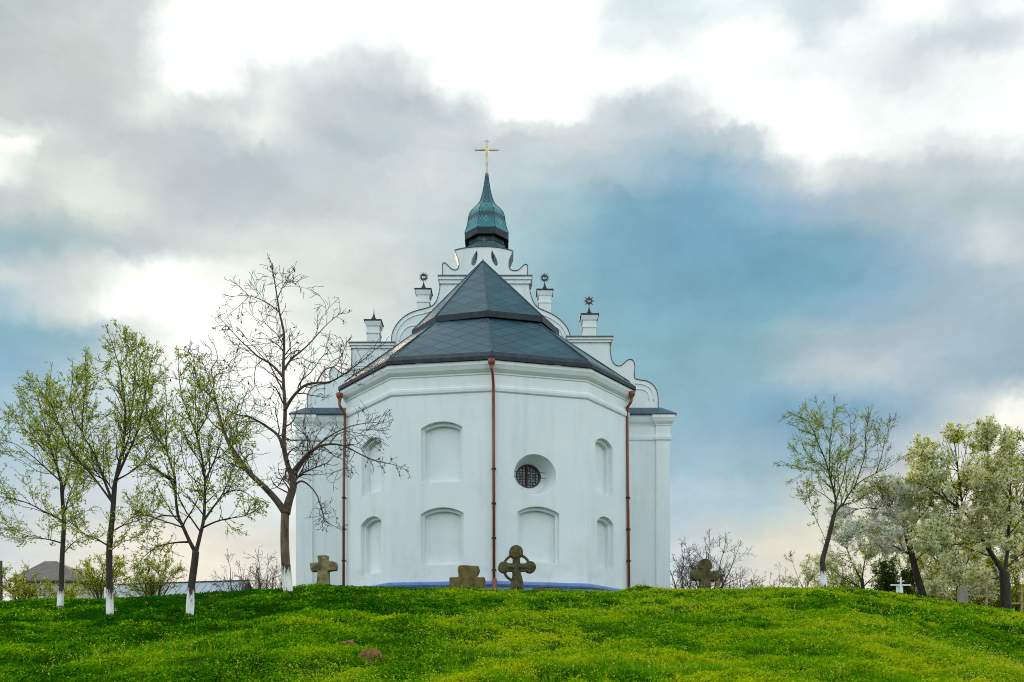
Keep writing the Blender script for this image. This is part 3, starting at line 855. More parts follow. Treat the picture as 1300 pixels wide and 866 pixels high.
pr = [Vector((mid,44.8,gz0+0.15)), Vector((xr,44.8,ZE+0.1)), Vector((xr,NB+0.3,ZE+0.1)), Vector((mid,NB+0.3,gz0+0.15))]
for q in (pl, pr):
    e = Vector((0,1,0)); s = (q[1]-q[0]).normalized()
    mb.add(q, [(0,1,2,3)], [[(p.dot(e), p.dot(s)) for p in q]])
mb.build('nave_roof', M_SLATE, church)

# ---- gable, traced at its own distance, 0.85 m thick
GY = 44.1; GT = 0.85
def spl(pts, n=6):
    """Catmull-Rom through pixel points"""
    out = []
    m = len(pts)
    for i in range(m-1):
        p0 = pts[max(0,i-1)]; p1 = pts[i]; p2 = pts[i+1]; p3 = pts[min(m-1,i+2)]
        for k in range(n):
            t = k/n
            out.append(tuple(0.5*((2*p1[j])+(-p0[j]+p2[j])*t+(2*p0[j]-5*p1[j]+4*p2[j]-p3[j])*t*t+(-p0[j]+3*p1[j]-3*p2[j]+p3[j])*t**3) for j in (0,1)))
    out.append(pts[-1])
    return out
# each curve runs left to right over the top; corners are where curves meet
LC = [
 spl([(390.5,521),(390.5,506),(392,498),(397,491.5),(405,488.5),(413,487.5),(420,486)]),
 spl([(420,486),(419,479),(419.5,471),(423,466.5),(427,469),(433,473.5),(439,475),(444,471.5),(446.5,464),(447,452),(447,438)]),
 [(447,438),(497,437)],
 spl([(497,437),(497.5,428),(500,419),(506,409.5),(514,402),(523,397),(533,393.8),(542,391.5),(549,388.5),(554,383),(556.5,376),(558.5,367),(560,353)]),
 [(560,353),(562.3,352)],
 spl([(562.3,352),(562,343),(562,336),(564.5,334.2),(568,337),(572,341),(577,343.3),(581,342),(582.8,338),(582.3,331),(580,324),(577.5,318)]),
 spl([(577.5,318),(585,316.2),(594,314.8),(604,314),(614,313.7),(624,314),(634,315),(643,316.8),(651,319)]),
 spl([(651,319),(648.5,325),(646,331),(645.8,338),(648,342.6),(653,344.3),(658.5,343),(663,339),(666.5,336.2),(669.3,337.5),(669.3,345),(668.6,352.5)]),
 [(668.6,352.5),(671.5,353)],
 spl([(671.5,353),(672,366),(674,376),(677.5,384.5),(683,391),(690,394.5),(699,398.5),(708,404),(716,411.5),(721.5,420),(724.3,430)]),
 [(724.3,430),(774,430)],
 spl([(774,430),(774.3,442),(775.2,452),(777.5,459.5),(782,464.3),(788,464.8),(793,461),(797.5,457.3),(801.5,456.8),(804.5,460),(805.6,466),(805,474),(805.5,481)]),
 spl([(805.5,481),(812,482.8),(820,484),(827,487.5),(832,493.5),(834.6,501),(835.2,511),(835.2,520)]),
]
outline = []
for c in LC:
    for p in c:
        if not outline or math.hypot(p[0]-outline[-1][0], p[1]-outline[-1][1]) > 0.25: outline.append(p)
tox = lambda p: (PX(p[0], GY), PZ(p[1], GY))
poly = [tox(p) for p in outline]
slots_px = [spl([(605.2,317.5),(602.5,322),(599.5,328),(598,333.5),(600,337.5),(603.5,335.5),(605.6,329),(606.2,322),(605.2,317.5)],4)[:-1],
            spl([(624.6,317.5),(623.6,322),(624.2,329),(626.8,334.5),(629.8,337.6),(632,335),(631,329.5),(628,323.5),(624.6,317.5)],4)[:-1]]
slots = [[tox(p) for p in s] for s in slots_px]
bm = bmesh.new()
def bloop(bm, poly, y):
    vs = [bm.verts.new((x, y, zz)) for x, zz in poly]
    return vs, [bm.edges.new((vs[i], vs[(i+1) % len(vs)])) for i in range(len(vs))]
allv = []
for y in (GY, GY+GT):
    es = []; lv = []
    for pl_ in [poly]+slots:
        v, e = bloop(bm, pl_, y); es += e; lv.append(v)
    bmesh.ops.triangle_fill(bm, edges=es, use_beauty=True)
    allv.append(lv)
for fv, bv in zip(*allv):
    for i in range(len(fv)):
        j = (i+1) % len(fv)
        bm.faces.new((fv[i], fv[j], bv[j], bv[i]))
bmesh.ops.recalc_face_normals(bm, faces=bm.faces)
me = bpy.data.meshes.new('gable'); bm.to_mesh(me); bm.free()
me.materials.append(MW)
gable = link('gable', me, church)
auto_smooth(gable, 32)
# dark metal coping that follows the curved edges
def coping(curve, w=0.032):
    mb = MB()
    pts = [Vector(tox(p)) for p in curve]
    n = len(pts)
    ds = offset_line([Vector((p.x, p.y)) for p in pts], -w)      # outward = up/left of the running direction
    di_ = [p for p in offset_line([Vector((p.x, p.y)) for p in pts], -0.004)]
    y0, y1 = GY-0.035, GY+GT+0.05
    vs = []
    for a, b in zip(di_, ds): vs += [(a.x, y0, a.y), (b.x, y0, b.y), (b.x, y1, b.y), (a.x, y1, a.y)]
    fs = [(0,1,2,3), tuple(4*(n-1)+k for k in (3,2,1,0))]
    for i in range(n-1):
        for k in range(4):
            k2 = (k+1) % 4
            fs.append((4*i+k, 4*(i+1)+k, 4*(i+1)+k2, 4*i+k2))
    mb.add(vs, fs)
    mb.build('coping', M_TRIM, gable, merge=True)
for i in (0,1,3,5,6,7,9,11,12): coping(LC[i])
# ledges: dark slab on a white moulding, at three levels
def ledge(x0, x1, py, over=0.16, mh=0.22, y0=GY, y1=GY+GT):
    a, b, zt = PX(x0, GY), PX(x1, GY), PZ(py, GY)
    m1 = MB()
    m1.box(a-over*0.45, b+over*0.45, y0-over*0.45, y1+over*0.4, zt-mh, zt-mh*0.45)
    m1.box(a-over*0.8, b+over*0.8, y0-over*0.8, y1+over*0.7, zt-mh*0.45, zt)
    o = m1.build('ledge', MW, gable)
    m2 = MB(); m2.box(a-over, b+over, y0-over, y1+over, zt, zt+0.06); m2.build('ledge_cover', M_TRIM, gable)
ledge(447, 498, 436.8); ledge(722.5, 774.2, 429.4)
ledge(560, 671.8, 352.3, mh=0.32)
# raised mouldings
def relief(pxs, r=0.035, n=5):
    mb = MB()
    pts = [Vector((PX(a, GY), GY-0.005, PZ(b, GY))) for a, b in spl(pxs, n)]
    mb.tube(pts, r, 6)
    mb.build('moulding', MW, gable, smooth=True)
relief([(501.5,434),(503,424),(508,414),(516,406),(526,401),(540,397.5),(550,394)])
relief([(720,427),(716,418.5),(709,411),(700,404.8),(690,400),(680,396)])
relief([(507,433),(508,427),(513,419),(521,414),(530,413.5)])
relief([(714.5,427),(711,419),(705,415),(699,417)])
relief([(395,514),(395,503),(398,497),(405,493.5),(413,492.5)])
relief([(400,512),(401,503),(406,499),(411,501),(411.5,506),(407.5,507.5)])
relief([(830,509),(829.5,501),(826.5,494),(820,489.3),(812,487.5),(806,487)])
relief([(824,508),(823,500),(818,495.5),(810,494),(803,495)])
relief([(566,383),(567,372),(568,361),(590,361)], 0.025, 2)
relief([(666,392),(665.5,380),(664.5,361),(645,361)], 0.025, 2)

# ---- pinnacles
def pinnacle(xa, xb, ycap, ybase, kind, fin_y):
    xc = PX((xa+xb)/2, GY); w = (PX(xb, GY)-PX(xa, GY))/2
    yc = GY+GT/2-0.05; zt, z0 = PZ(ycap, GY), PZ(ybase, GY)-0.35
    q = math.sqrt(2)
    mb = MB()
    mb.frustum(xc, yc, [(w*q*1.0, z0), (w*q*1.0, zt-0.62), (w*q*1.09, zt-0.60), (w*q*1.09, zt-0.50), (w*q*1.0, zt-0.48), (w*q*1.0, zt-0.27), (w*q*1.12, zt-0.22), (w*q*1.26, zt-0.06), (w*q*1.26, zt)])
    pin = mb.build('pinnacle', MW, church)
    mb = MB()
    mb.frustum(xc, yc, [(w*q*1.40, zt), (w*q*1.40, zt+0.05), (w*q*0.50, zt+0.08), (w*q*0.44, zt+0.17), (w*q*0.22, zt+0.30), (w*q*0.10, zt+0.44), (0.02, zt+0.54)])
    mb.build('cap', M_TIN, pin)
    mb = MB()
    zf = PZ(fin_y, GY)
    if kind == 'spike':
        mb.tube([(xc, yc, zt+0.5), (xc, yc, zf)], [0.024, 0.012], 5)
    else:
        mb.tube([(xc, yc, zt+0.48), (xc, yc, zf-0.12)], [0.02, 0.016], 5)
        ro_, ri = (0.155, 0.085) if kind == 'sun' else (0.125, 0.075)
        n = 28
        o = [(xc+ro_*math.cos(2*math.pi*i/n), zf+ro_*math.sin(2*math.pi*i/n)) for i in range(n)]
        i_ = [(xc+ri*math.cos(2*math.pi*i/n), zf+ri*math.sin(2*math.pi*i/n)) for i in range(n)]
        vs = [(x, yc-0.02, zz) for x, zz in o]+[(x, yc-0.02, zz) for x, zz in i_]+[(x, yc+0.02, zz) for x, zz in o]+[(x, yc+0.02, zz) for x, zz in i_]
        fs = []
        for a in range(n):
            b = (a+1) % n
            fs += [(a,b,n+b,n+a), (2*n+b,2*n+a,3*n+a,3*n+b), (b,a,2*n+a,2*n+b), (n+a,n+b,3*n+b,3*n+a)]
        mb.add(vs, fs)
        rays, rl = (16, 0.27) if kind == 'sun' else (8, 0.29)
        for k in range(rays):
            a = 2*math.pi*(k+0.5*(kind != 'sun')*0)/rays
            c, s_ = math.cos(a), math.sin(a); wv_ = 0.026 if kind == 'sun' else 0.055
            mb.add([(xc+c*ro_*0.95-s_*wv_, yc, zf+s_*ro_*0.95+c*wv_), (xc+c*ro_*0.95+s_*wv_, yc, zf+s_*ro_*0.95-c*wv_), (xc+c*rl, yc, zf+s_*rl),
                    (xc+c*ro_*0.98, yc+0.018, zf+s_*ro_*0.98)], [(0,1,2),(1,3,2),(3,0,2),(0,3,1)])
        # the curl inside the ring
        mb.tube([(xc+dx*0.085, yc, zf+dz*0.085) for dx, dz in ((-0.8,0.7),(0.5,0.75),(0.6,0.3),(-0.3,-0.1),(-0.2,-0.6),(0.7,-0.75))], 0.016, 5)
    mb.build('finial', M_IRON, pin)
pinnacle(465.2, 481.3, 407.0, 437, 'spike', 388)
pinnacle(529.2, 544.8, 367.3, 393, 'sun', 347.3)
pinnacle(684, 699.6, 368.2, 397, 'sun', 348.3)
pinnacle(740.2, 757, 399.7, 430, 'star', 378)
# small star on the gable top
mb = MB()
xc, yc = PX(614, GY), GY+0.3; zf = PZ(300.5, GY)
mb.tube([(xc, yc, PZ(314.5, GY)), (xc, yc, zf)], [0.03, 0.014], 5)
for k in range(8):
    a = math.pi*k/4
    c, s_ = math.cos(a), math.sin(a); rl = 0.20 if k % 2 == 0 else 0.15
    mb.add([(xc-s_*0.035, yc-0.02, zf+c*0.035), (xc+s_*0.035, yc-0.02, zf-c*0.035), (xc+c*rl, yc, zf+s_*rl), (xc, yc+0.03, zf)], [(0,1,2),(1,3,2),(3,0,2),(0,3,1)])
mb.build('star_finial', M_TRIM, church)

# ---- lantern and bell-shaped spire on the ridge
LY = 46.6; lx = PX(618, LY)
zz_ = lambda py: PZ(py, LY)
k_ = LY/F
rot8 = math.pi/8
mb = MB()
cr = 1/math.cos(math.pi/8)
mb.frustum(lx, LY, [(22.5*k_*cr, gz0+ -1.0), (22.5*k_*cr, zz_(317)), (23.5*k_*cr, zz_(316)), (22.0*k_*cr, zz_(315)), (22.0*k_*cr, zz_(302))], 8, rot8)
M_TEALTIN = surf('teal_tin', (0.020,0.055,0.068), (0.05,0.115,0.135), 0.5, 3, bump=0.05, spec=0.3)
lant = mb.build('lantern', M_TEALTIN, church)
for k in range(8):                                   # arched openings of the lantern
    a = rot8+math.pi/8+k*math.pi/4
    n2 = Vector((math.cos(a), math.sin(a))); t2 = Vector((-n2.y, n2.x))
    c2 = Vector((lx, LY))+n2*(22.0*k_+0.012)
    ap = arch_poly(-0.25, 0.25, zz_(314.6), zz_(309.5), zz_(306), 8)
    vs = [(c2.x+t2.x*u, c2.y+t2.y*u, w) for u, w in ap]; vs += [(x-n2.x*0.05, y-n2.y*0.05, w) for x, y, w in vs]
    n = len(ap)
    m1 = MB(); m1.add(vs, [tuple(range(n))]+[(i, n+i, n+(i+1) % n, (i+1) % n) for i in range(n)]); m1.build('opening', M_IRON, lant)
PROF = [(27.6,302),(26.9,299.5),(25.7,296),(24.6,292),(23.8,288.5),(23.2,284),(22.6,279.8),(20.9,274.4),(19.2,271.5),(17.2,268.9),(14.3,265.6),(11.2,262.3),(8.7,257.9),(6.9,252.4),(5.5,247),(4.4,241.5),(3.5,236),(2.6,230.5),(2.0,225),(1.5,221)]
mb = MB()
vacc = 0; vv = [0]
for (r0, y0), (r1, y1) in zip(PROF[:-1], PROF[1:]):
    vacc += math.hypot((r1-r0)*k_, (y0-y1)*k_); vv.append(vacc)
for k in range(8):
    a0 = rot8+k*math.pi/4; a1 = a0+math.pi/4
    for i in range(len(PROF)-1):
        (r0, y0), (r1, y1) = PROF[i], PROF[i+1]
        q = []
        for r, y, a in ((r0,y0,a0),(r0,y0,a1),(r1,y1,a1),(r1,y1,a0)):
            q.append((lx+r*k_*cr*math.cos(a), LY+r*k_*cr*math.sin(a), zz_(y)))
        h0, h1 = r0*k_*math.tan(math.pi/8), r1*k_*math.tan(math.pi/8)
        mb.add(q, [(0,1,2,3)], [[(-h0, vv[i]), (h0, vv[i]), (h1, vv[i+1]), (-h1, vv[i+1])]])
dome = mb.build('spire', M_COPPER, lant)
mb = MB()
mb.frustum(lx, LY, [(22.2*k_*cr, zz_(308.5)), (27.0*k_*cr, zz_(310.3)), (27.4*k_*cr, zz_(310.3)), (27.4*k_*cr, zz_(302))], 8, rot8)
mb.build('eave_board', M_TIN, lant)
for k in range(8):
    mb = MB()
    a = rot8+k*math.pi/4
    mb.tube([(lx+r*k_*cr*math.cos(a), LY+r*k_*cr*math.sin(a), zz_(y)) for r, y in PROF], 0.022, 4)
    mb.build('hip_rib', M_BLUETIN, lant)
# cross
mb = MB()
czc = zz_(190.5)
mb.frustum(lx, LY, [(0.09, zz_(224)), (0.05, zz_(214)), (0.055, zz_(206.5))], 8, 0)
mb.box(lx-0.062, lx+0.062, LY-0.03, LY+0.03, zz_(207), zz_(191.4))
mb.box(lx-0.045, lx+0.045, LY-0.03, LY+0.03, zz_(191.4), zz_(178.5))
mb.box(lx-15*k_, lx-0.047, LY-0.028, LY+0.028, czc-0.035, czc+0.035)
mb.box(lx+0.047, lx+15*k_, LY-0.028, LY+0.028, czc-0.035, czc+0.035)
crs = mb.build('cross', M_SILVER, lant)
mb = MB()
def rayt(cx, cz, a, L_, w):
    mb = RAY
    c, s_ = math.cos(a), math.sin(a)
    mb.add([(cx-s_*w, LY-0.04, cz+c*w), (cx+s_*w, LY-0.04, cz-c*w), (cx+c*L_, LY, cz+s_*L_), (cx, LY+0.04, cz)], [(0,1,2),(1,3,2),(3,0,2),(0,3,1)])
RAY = MB()
for k in range(8): rayt(lx, czc, math.pi/4*k+math.pi/8*0+0.0, 0.30 if k % 2 else 0.16, 0.05)
RAY.build('star_boss', M_GOLD, lant)
for cx, cz, a in ((lx-14*k_, czc, math.pi), (lx+14*k_, czc, 0), (lx, zz_(180), math.pi/2)):
    RAY = MB()
    for da, L_ in ((0, 0.17), (math.pi/2, 0.17), (-math.pi/2, 0.17)): rayt(cx, cz, a+da, L_, 0.03)
    RAY.build('arm_star', M_SILVER, lant)
pass

# ---- rainwater pipes
def downpipe(path, hop, shoe=None):
    mb = MB()
    mb.tube(path, 0.062, 10)
    o = mb.build('downpipe', M_PIPE, church, smooth=True)
    m1 = MB(); h = Vector(hop)
    m1.frustum(h.x, h.y, [(0.065, h.z-0.26), (0.08, h.z-0.14), (0.15, h.z-0.02), (0.16, h.z+0.03), (0.16, h.z+0.12)], 8, rot8)
    m1.build('hopper', M_PIPE, o)
    p = Vector(path[-2]); q = Vector(path[-1])
    for t in (0.2, 0.45, 0.7, 0.93):
        c = p.lerp(q, t); m2 = MB(); m2.frustum(c.x, c.y, [(0.095, c.z-0.03), (0.095, c.z+0.03)], 10, 0); m2.tube([c, c+Vector((0.12, 0.25, 0))], 0.02, 5); m2.build('pipe_clamp', M_TIN, o)
    return o
hL = P(431, 503, 40.15); hC = P(624, 460, 36.52); hR = P(802, 501, 40.2)
downpipe([hL-Vector((0,0,0.2)), P(431,514,40.05), P(433,518,40.1), P(437.5,524,40.3), P(438,535,40.38), P(436.6,600,40.38), P(436.2,760,40.38)], hL)
o = downpipe([hC-Vector((0,0,0.2)), P(624,467,36.52), P(625.6,476,36.65), P(626.4,490,36.88), P(626.8,560,36.88), P(627.2,736,36.88)], hC)
mb = MB(); mb.tube([P(627.6,735,36.80), P(627.8,752,36.66)], 0.10, 10); mb.build('shoe', M_PIPE, o)
downpipe([hR-Vector((0,0,0.2)), P(801.6,509,40.1), P(800,512,40.12), P(796.5,517,40.3), P(796.2,528,40.38), P(797,600,40.38), P(798.6,760,40.38)], hR)

# ------------------------------------------------------------------ stone crosses
def stone(name, shapes, mat, loc, rotz, label, group='old stone grave crosses on the mound', lean=0.0, disp=0.025, vox=0.022):
    """shapes: MB in local coordinates (x, z up from the ground); fused into one weathered stone"""
    me = bpy.data.meshes.new(name); me.from_pydata(shapes.v, [], shapes.f); me.update()
    bm = bmesh.new(); bm.from_mesh(me); bmesh.ops.recalc_face_normals(bm, faces=bm.faces); bm.to_mesh(me); bm.free()
    me.materials.append(mat)
    o = link(name, me)
    r = o.modifiers.new('fuse', 'REMESH'); r.mode = 'VOXEL'; r.voxel_size = vox; r.use_smooth_shade = True
    s = o.modifiers.new('soften', 'SMOOTH'); s.factor = 0.5; s.iterations = 3
    t = bpy.data.textures.new('stone_wear', 'CLOUDS'); t.noise_scale = 0.16; t.noise_depth = 3
    d = o.modifiers.new('wear', 'DISPLACE'); d.texture = t; d.strength = disp; d.mid_level = 0.5; d.texture_coords = 'GLOBAL'
    o.location = loc; o.rotation_euler = (0, lean, rotz)
    tag(o, label, 'grave cross', group)
    return o
def lp(px0, py0, Y):
    k = Y/F
    return lambda px, py: ((px-px0)*k, (py0-py)*k)
# wheel cross
Y = 33.0; L_ = lp(656.5, 749, Y); s = Y/F
mb = MB()
def disc(mb, c, r, y0, y1, n=20, rz=None):
    mb.prism_xz([(c[0]+r*s*math.cos(2*math.pi*i/n), c[1]+(rz or r)*s*math.sin(2*math.pi*i/n)) for i in range(n)], y0, y1)
disc(mb, L_(655, 699.2), 8.8, -0.15, 0.13); disc(mb, L_(639.5, 718.6), 7.3, -0.14, 0.12); disc(mb, L_(672.8, 718), 7.6, -0.14, 0.12)
mb.prism_xz([L_(*p) for p in ((651,702),(660,702),(660,722),(662.5,730),(665,742),(666.5,760),(646.5,760),(648,742),(650.5,728))][::-1], -0.13, 0.14)
mb.prism_xz([L_(*p) for p in ((640,713.5),(672,713.5),(672,723.5),(640,723.5))][::-1], -0.12, 0.13)
c = L_(656, 719)
def arc(mb, a0, a1, ra, rb, y0, y1):
    n = 8; A_ = [a0+(a1-a0)*i/n for i in range(n+1)]
    mb.prism_xz([(c[0]+rb*s*math.cos(a), c[1]+rb*s*math.sin(a)) for a in A_]+[(c[0]+ra*s*math.cos(a), c[1]+ra*s*math.sin(a)) for a in A_[::-1]], y0, y1)
arc(mb, R(20), R(70), 15.4, 18.6, -0.07, 0.07); arc(mb, R(110), R(160), 15.4, 18.6, -0.07, 0.07); arc(mb, R(205), R(248), 15.2, 18.4, -0.07, 0.07)
# carved cross standing proud on the face
mb.prism_xz([L_(*p) for p in ((653,704),(658.5,704),(659,745),(652.5,745))][::-1], -0.185, -0.10)
mb.prism_xz([L_(*p) for p in ((645,716),(668,716),(668,719.5),(645,719.5))][::-1], -0.18, -0.10)
x0 = PX(656.5, Y)
stone('stone_cross', mb, M_STONE_D, (x0, Y, gz(x0, Y)-0.02), R(4), 'dark round-armed stone cross with ring openings, standing beside the central downpipe', vox=0.017, disp=0.018)
# broken cross
Y = 33.2; L_ = lp(593.5, 749, Y)
mb = MB()
mb.prism_xz([L_(*p) for p in ((582.5,716.5),(588,715.5),(608,717),(609,722),(605,731.5),(616,731),(615.8,758),(573,758),(571.2,742),(571.2,731),(583,730.5),(581.5,722))][::-1], -0.16, 0.16)
x0 = PX(593.5, Y)
stone('stone_cross', mb, M_STONE_Y, (x0, Y, gz(x0, Y)-0.02), R(-6), 'squat yellow-brown stone cross sunk in the grass up to its arms', disp=0.03)
# left cross
Y = 33.6; L_ = lp(410.5, 743, Y)
mb = MB()
mb.prism_xz([L_(*p) for p in ((404,702.3),(410,701.8),(416.8,702.2),(415.8,709.8),(423,709),(427.5,711),(429,716),(427.5,721.5),(417.6,722),(418.4,740),(419,755),(401.5,755),(402.6,740),(404.3,722),(396,722.5),(394.2,717),(394.2,711.2),(405.5,711.2))][::-1], -0.15, 0.15)
x0 = PX(410.5, Y)
stone('stone_cross', mb, M_STONE_L, (x0, Y, gz(x0, Y)-0.02), R(-10), 'pale lichen-spotted stone cross with flared arms at the left end of the church')
# right trefoil cross
Y = 33.6; L_ = lp(893.5, 748, Y); s = Y/F
mb = MB()
disc(mb, L_(894.3, 714.2), 8.6, -0.14, 0.14, 20, 8.4); disc(mb, L_(882.8, 726.8), 7.4, -0.13, 0.12, 20, 7.0); disc(mb, L_(907, 727.6), 6.4, -0.13, 0.12, 20, 7.0)
mb.prism_xz([L_(*p) for p in ((888.5,714),(900.5,714),(901.5,735),(902.5,760),(886,760),(888.3,735))][::-1], -0.12, 0.13)
mb.prism_xz([L_(*p) for p in ((884,722),(905,722),(905,732),(884,732))][::-1], -0.11, 0.11)
x0 = PX(893.5, Y)
stone('stone_cross', mb, M_STONE_D, (x0, Y, gz(x0, Y)-0.02), R(8), 'dark trefoil stone cross with three rounded arms before the bare shrub right of church')
# slab lying in the grass
mb = MB(); mb.prism_xz([(-0.52,-0.05),(0.5,-0.05),(0.55,0.08),(0.48,0.13),(-0.44,0.12),(-0.55,0.06)], -0.3, 0.45)
x0 = PX(694, 33.4)
o = stone('stone_slab', mb, M_STONE_D, (x0, 33.4, gz(x0, 33.4)+0.02), R(6), 'flat dark stone slab lying in the grass right of the ringed cross', group=None, lean=R(2))
o['category'] = 'stone slab'
# bare earth heap in the grass
gp = ground_at(472, 842)
mb = MB()
mb.frustum(0, 0, [(0.17, -0.12), (0.16, 0.05), (0.11, 0.16), (0.05, 0.21)], 10, 0, 1.2, 0.9)
o = stone('earth_heap', mb, M_EARTH, gp, 0, 'small heap of bare brown earth in the lower grass slope', group=None, disp=0.09, vox=0.03)
o['category'] = 'earth heap'
gp = ground_at(440, 820)
mb = MB()
mb.frustum(0, 0, [(0.16, -0.12), (0.15, 0.0), (0.09, 0.08)], 9, 0, 1.3, 0.9)
o = stone('earth_heap', mb, M_EARTH, gp, 0, 'low earth heap, upper and smaller of the two on the slope', group=None, disp=0.06, vox=0.03)
o['category'] = 'earth heap'

# ------------------------------------------------------------------ trees
class Tree:
    def __init__(s, seed): s.rnd = random.Random(seed); s.seg = []; s.limbs = []; s.env = None
    def limb_px(s, pxpts, Y, r0, r1, dy=0.0, first=False, tk=1.0):
        """a main limb traced as pixel points; depth drifts by dy metres along it, starting where it leaves its parent limb"""
        sp = spl([tuple(p) for p in pxpts], 4)
        y0 = Y
        if s.limbs and not first:
            best = 1e9
            for L in s.limbs:
                for (q, yy) in L['px']:
                    d = (q[0]-sp[0][0])**2+(q[1]-sp[0][1])**2
                    if d < best: best, y0 = d, yy
        n = len(sp)
        out = []; pts = []
        for i, p in enumerate(sp):
            t = i/(n-1)
            yy = y0+dy*t
            out.append((p, yy)); pts.append(P(p[0], p[1], yy))
        th = tk if first else getattr(s, 'lk', 0.78)
        rad = [max(0.006, th*(r0+(r1-r0)*(i/(n-1))**0.65)) for i in range(n)]
        s.limbs.append({'px': out, 'pts': pts, 'rad': rad})
        return s.limbs[-1]
    def limb3(s, pts, r0, r1):
        n = len(pts)
        s.limbs.append({'px': [], 'pts': [Vector(p) for p in pts], 'rad': [r0+(r1-r0)*(i/(n-1)) for i in range(n)]})
    def rdir(s, d, ang):
        """a direction at an angle to d"""
        v = Vector((s.rnd.gauss(0,1), s.rnd.gauss(0,1), s.rnd.gauss(0,1)))
        v = v-d*v.dot(d)
        if v.length < 1e-4: v = Vector((1,0,0))
        v.normalize()
        return (d*math.cos(ang)+v*math.sin(ang)).normalized()
    def crown(s, cx, cy, rx, ry, Y):
        c = P(cx, cy, Y); k = Y/F
        s.env = (c, rx*k, ry*k)
    def outside(s, p):
        if s.env is None: return False
        c, a, b = s.env
        q = ((p.x-c.x)/a)**2+((p.y-c.y)/(a*1.05))**2+((p.z-c.z)/b)**2
        return q > 0.85+0.55*s.rnd.random()
    def grow(s, p, d, L, r, lvl, o):
        n = max(3, int(L/o['step']))
        pts = [p.copy()]; rad = [r]
        rmin = o['rmin']
        for i in range(n):
            d = d+Vector((s.rnd.gauss(0,o['wig']), s.rnd.gauss(0,o['wig']), s.rnd.gauss(0,o['wig'])+o['up']))
            d.normalize()
            p = p+d*(L/n)
            if i > 1 and s.outside(p): break
            pts.append(p.copy()); rad.append(max(rmin, r*(1-0.75*(i+1)/n)))
        n = len(pts)-1
        s.seg.append((pts, rad, lvl))
        if lvl < o['maxlvl'] and L > 0.12:
            nc = max(1, int(L*o['dens'][lvl]+s.rnd.random()))
            for c in range(nc):
                t = s.rnd.uniform(o.get('t0', 0.18), 0.98)
                i = min(n-1, int(t*n)); f = t*n-i
                q = pts[i].lerp(pts[i+1], f)
                dd = (pts[i+1]-pts[i]).normalized()
                ang = R(s.rnd.uniform(*o['ang']))
                s.grow(q, s.rdir(dd, ang), L*s.rnd.uniform(*o['ratio'])*(1.1-0.45*t), max(rmin, rad[i]*0.6), lvl+1, o)
    def branch_limbs(s, o, skip=0, per_m=None, lens=(0.5, 1.4), t0=0.3):
        for L in s.limbs[skip:]:
            pts, rad = L['pts'], L['rad']
            tot = sum((pts[i+1]-pts[i]).length for i in range(len(pts)-1))
            nc = int(tot*(per_m or o['dens'][0])+s.rnd.random())
            for c in range(nc):
                t = s.rnd.uniform(t0, 1.0)
                x = t*(len(pts)-1); i = min(len(pts)-2, int(x))
                q = pts[i].lerp(pts[i+1], x-i); dd = (pts[i+1]-pts[i]).normalized()
                d2 = s.rdir(dd, R(s.rnd.uniform(*o['ang'])))
                s.grow(q, d2, s.rnd.uniform(*lens)*(1.25-0.75*t), max(o['rmin'], min(rad[i]*0.5, o.get('rmax', 0.026))), 1, o)
            # the limb's own end runs out into twigs
            dd = (pts[-1]-pts[-2]).normalized()
            for c in range(2):
                s.grow(pts[-1], s.rdir(dd, R(s.rnd.uniform(3, 22))), s.rnd.uniform(*lens)*0.4, max(o['rmin'], rad[-1]*0.85), 1, o)
    def leaf_pts(s, minlvl, per_m, rng_):
        P_ = []; D_ = []
        for pts, rad, lvl in s.seg:
            if lvl < minlvl: continue
            for a, b in zip(pts[:-1], pts[1:]):
                L = (b-a).length
                n = int(L*per_m+rng_.random())
                for _ in range(n):
                    P_.append(a.lerp(b, rng_.random())); D_.append((b-a).normalized())
        return P_, D_

def leaves_mesh(name, P_, D_, size, rng_, spread=0.03, along=0.5, droop=0.0):
    n = len(P_)
    if n == 0: P_ = [Vector((0,0,0))]; D_ = [Vector((0,0,1))]; n = 1
    p = np.array([tuple(v) for v in P_], float); d = np.array([tuple(v) for v in D_], float)
    p = p+rng_.normal(0, spread, (n,3))
    t = d*along+rng_.normal(0, 1, (n,3)); t[:,2] += -droop
    t /= np.linalg.norm(t, axis=1)[:,None]+1e-9
    b = np.cross(t, rng_.normal(0, 1, (n,3))); b /= np.linalg.norm(b, axis=1)[:,None]+1e-9
    nr = np.cross(t, b)
    L = rng_.uniform(size[0], size[1], n)[:,None]; W = L*rng_.uniform(0.38, 0.6, n)[:,None]
    v = np.stack([p, p+t*L*0.5+b*W*0.5+nr*L*0.08, p+t*L, p+t*L*0.5-b*W*0.5+nr*L*0.08], 1).reshape(-1,3)
    q = np.arange(n*4).reshape(-1,4)
    return np_mesh(name, v, q)

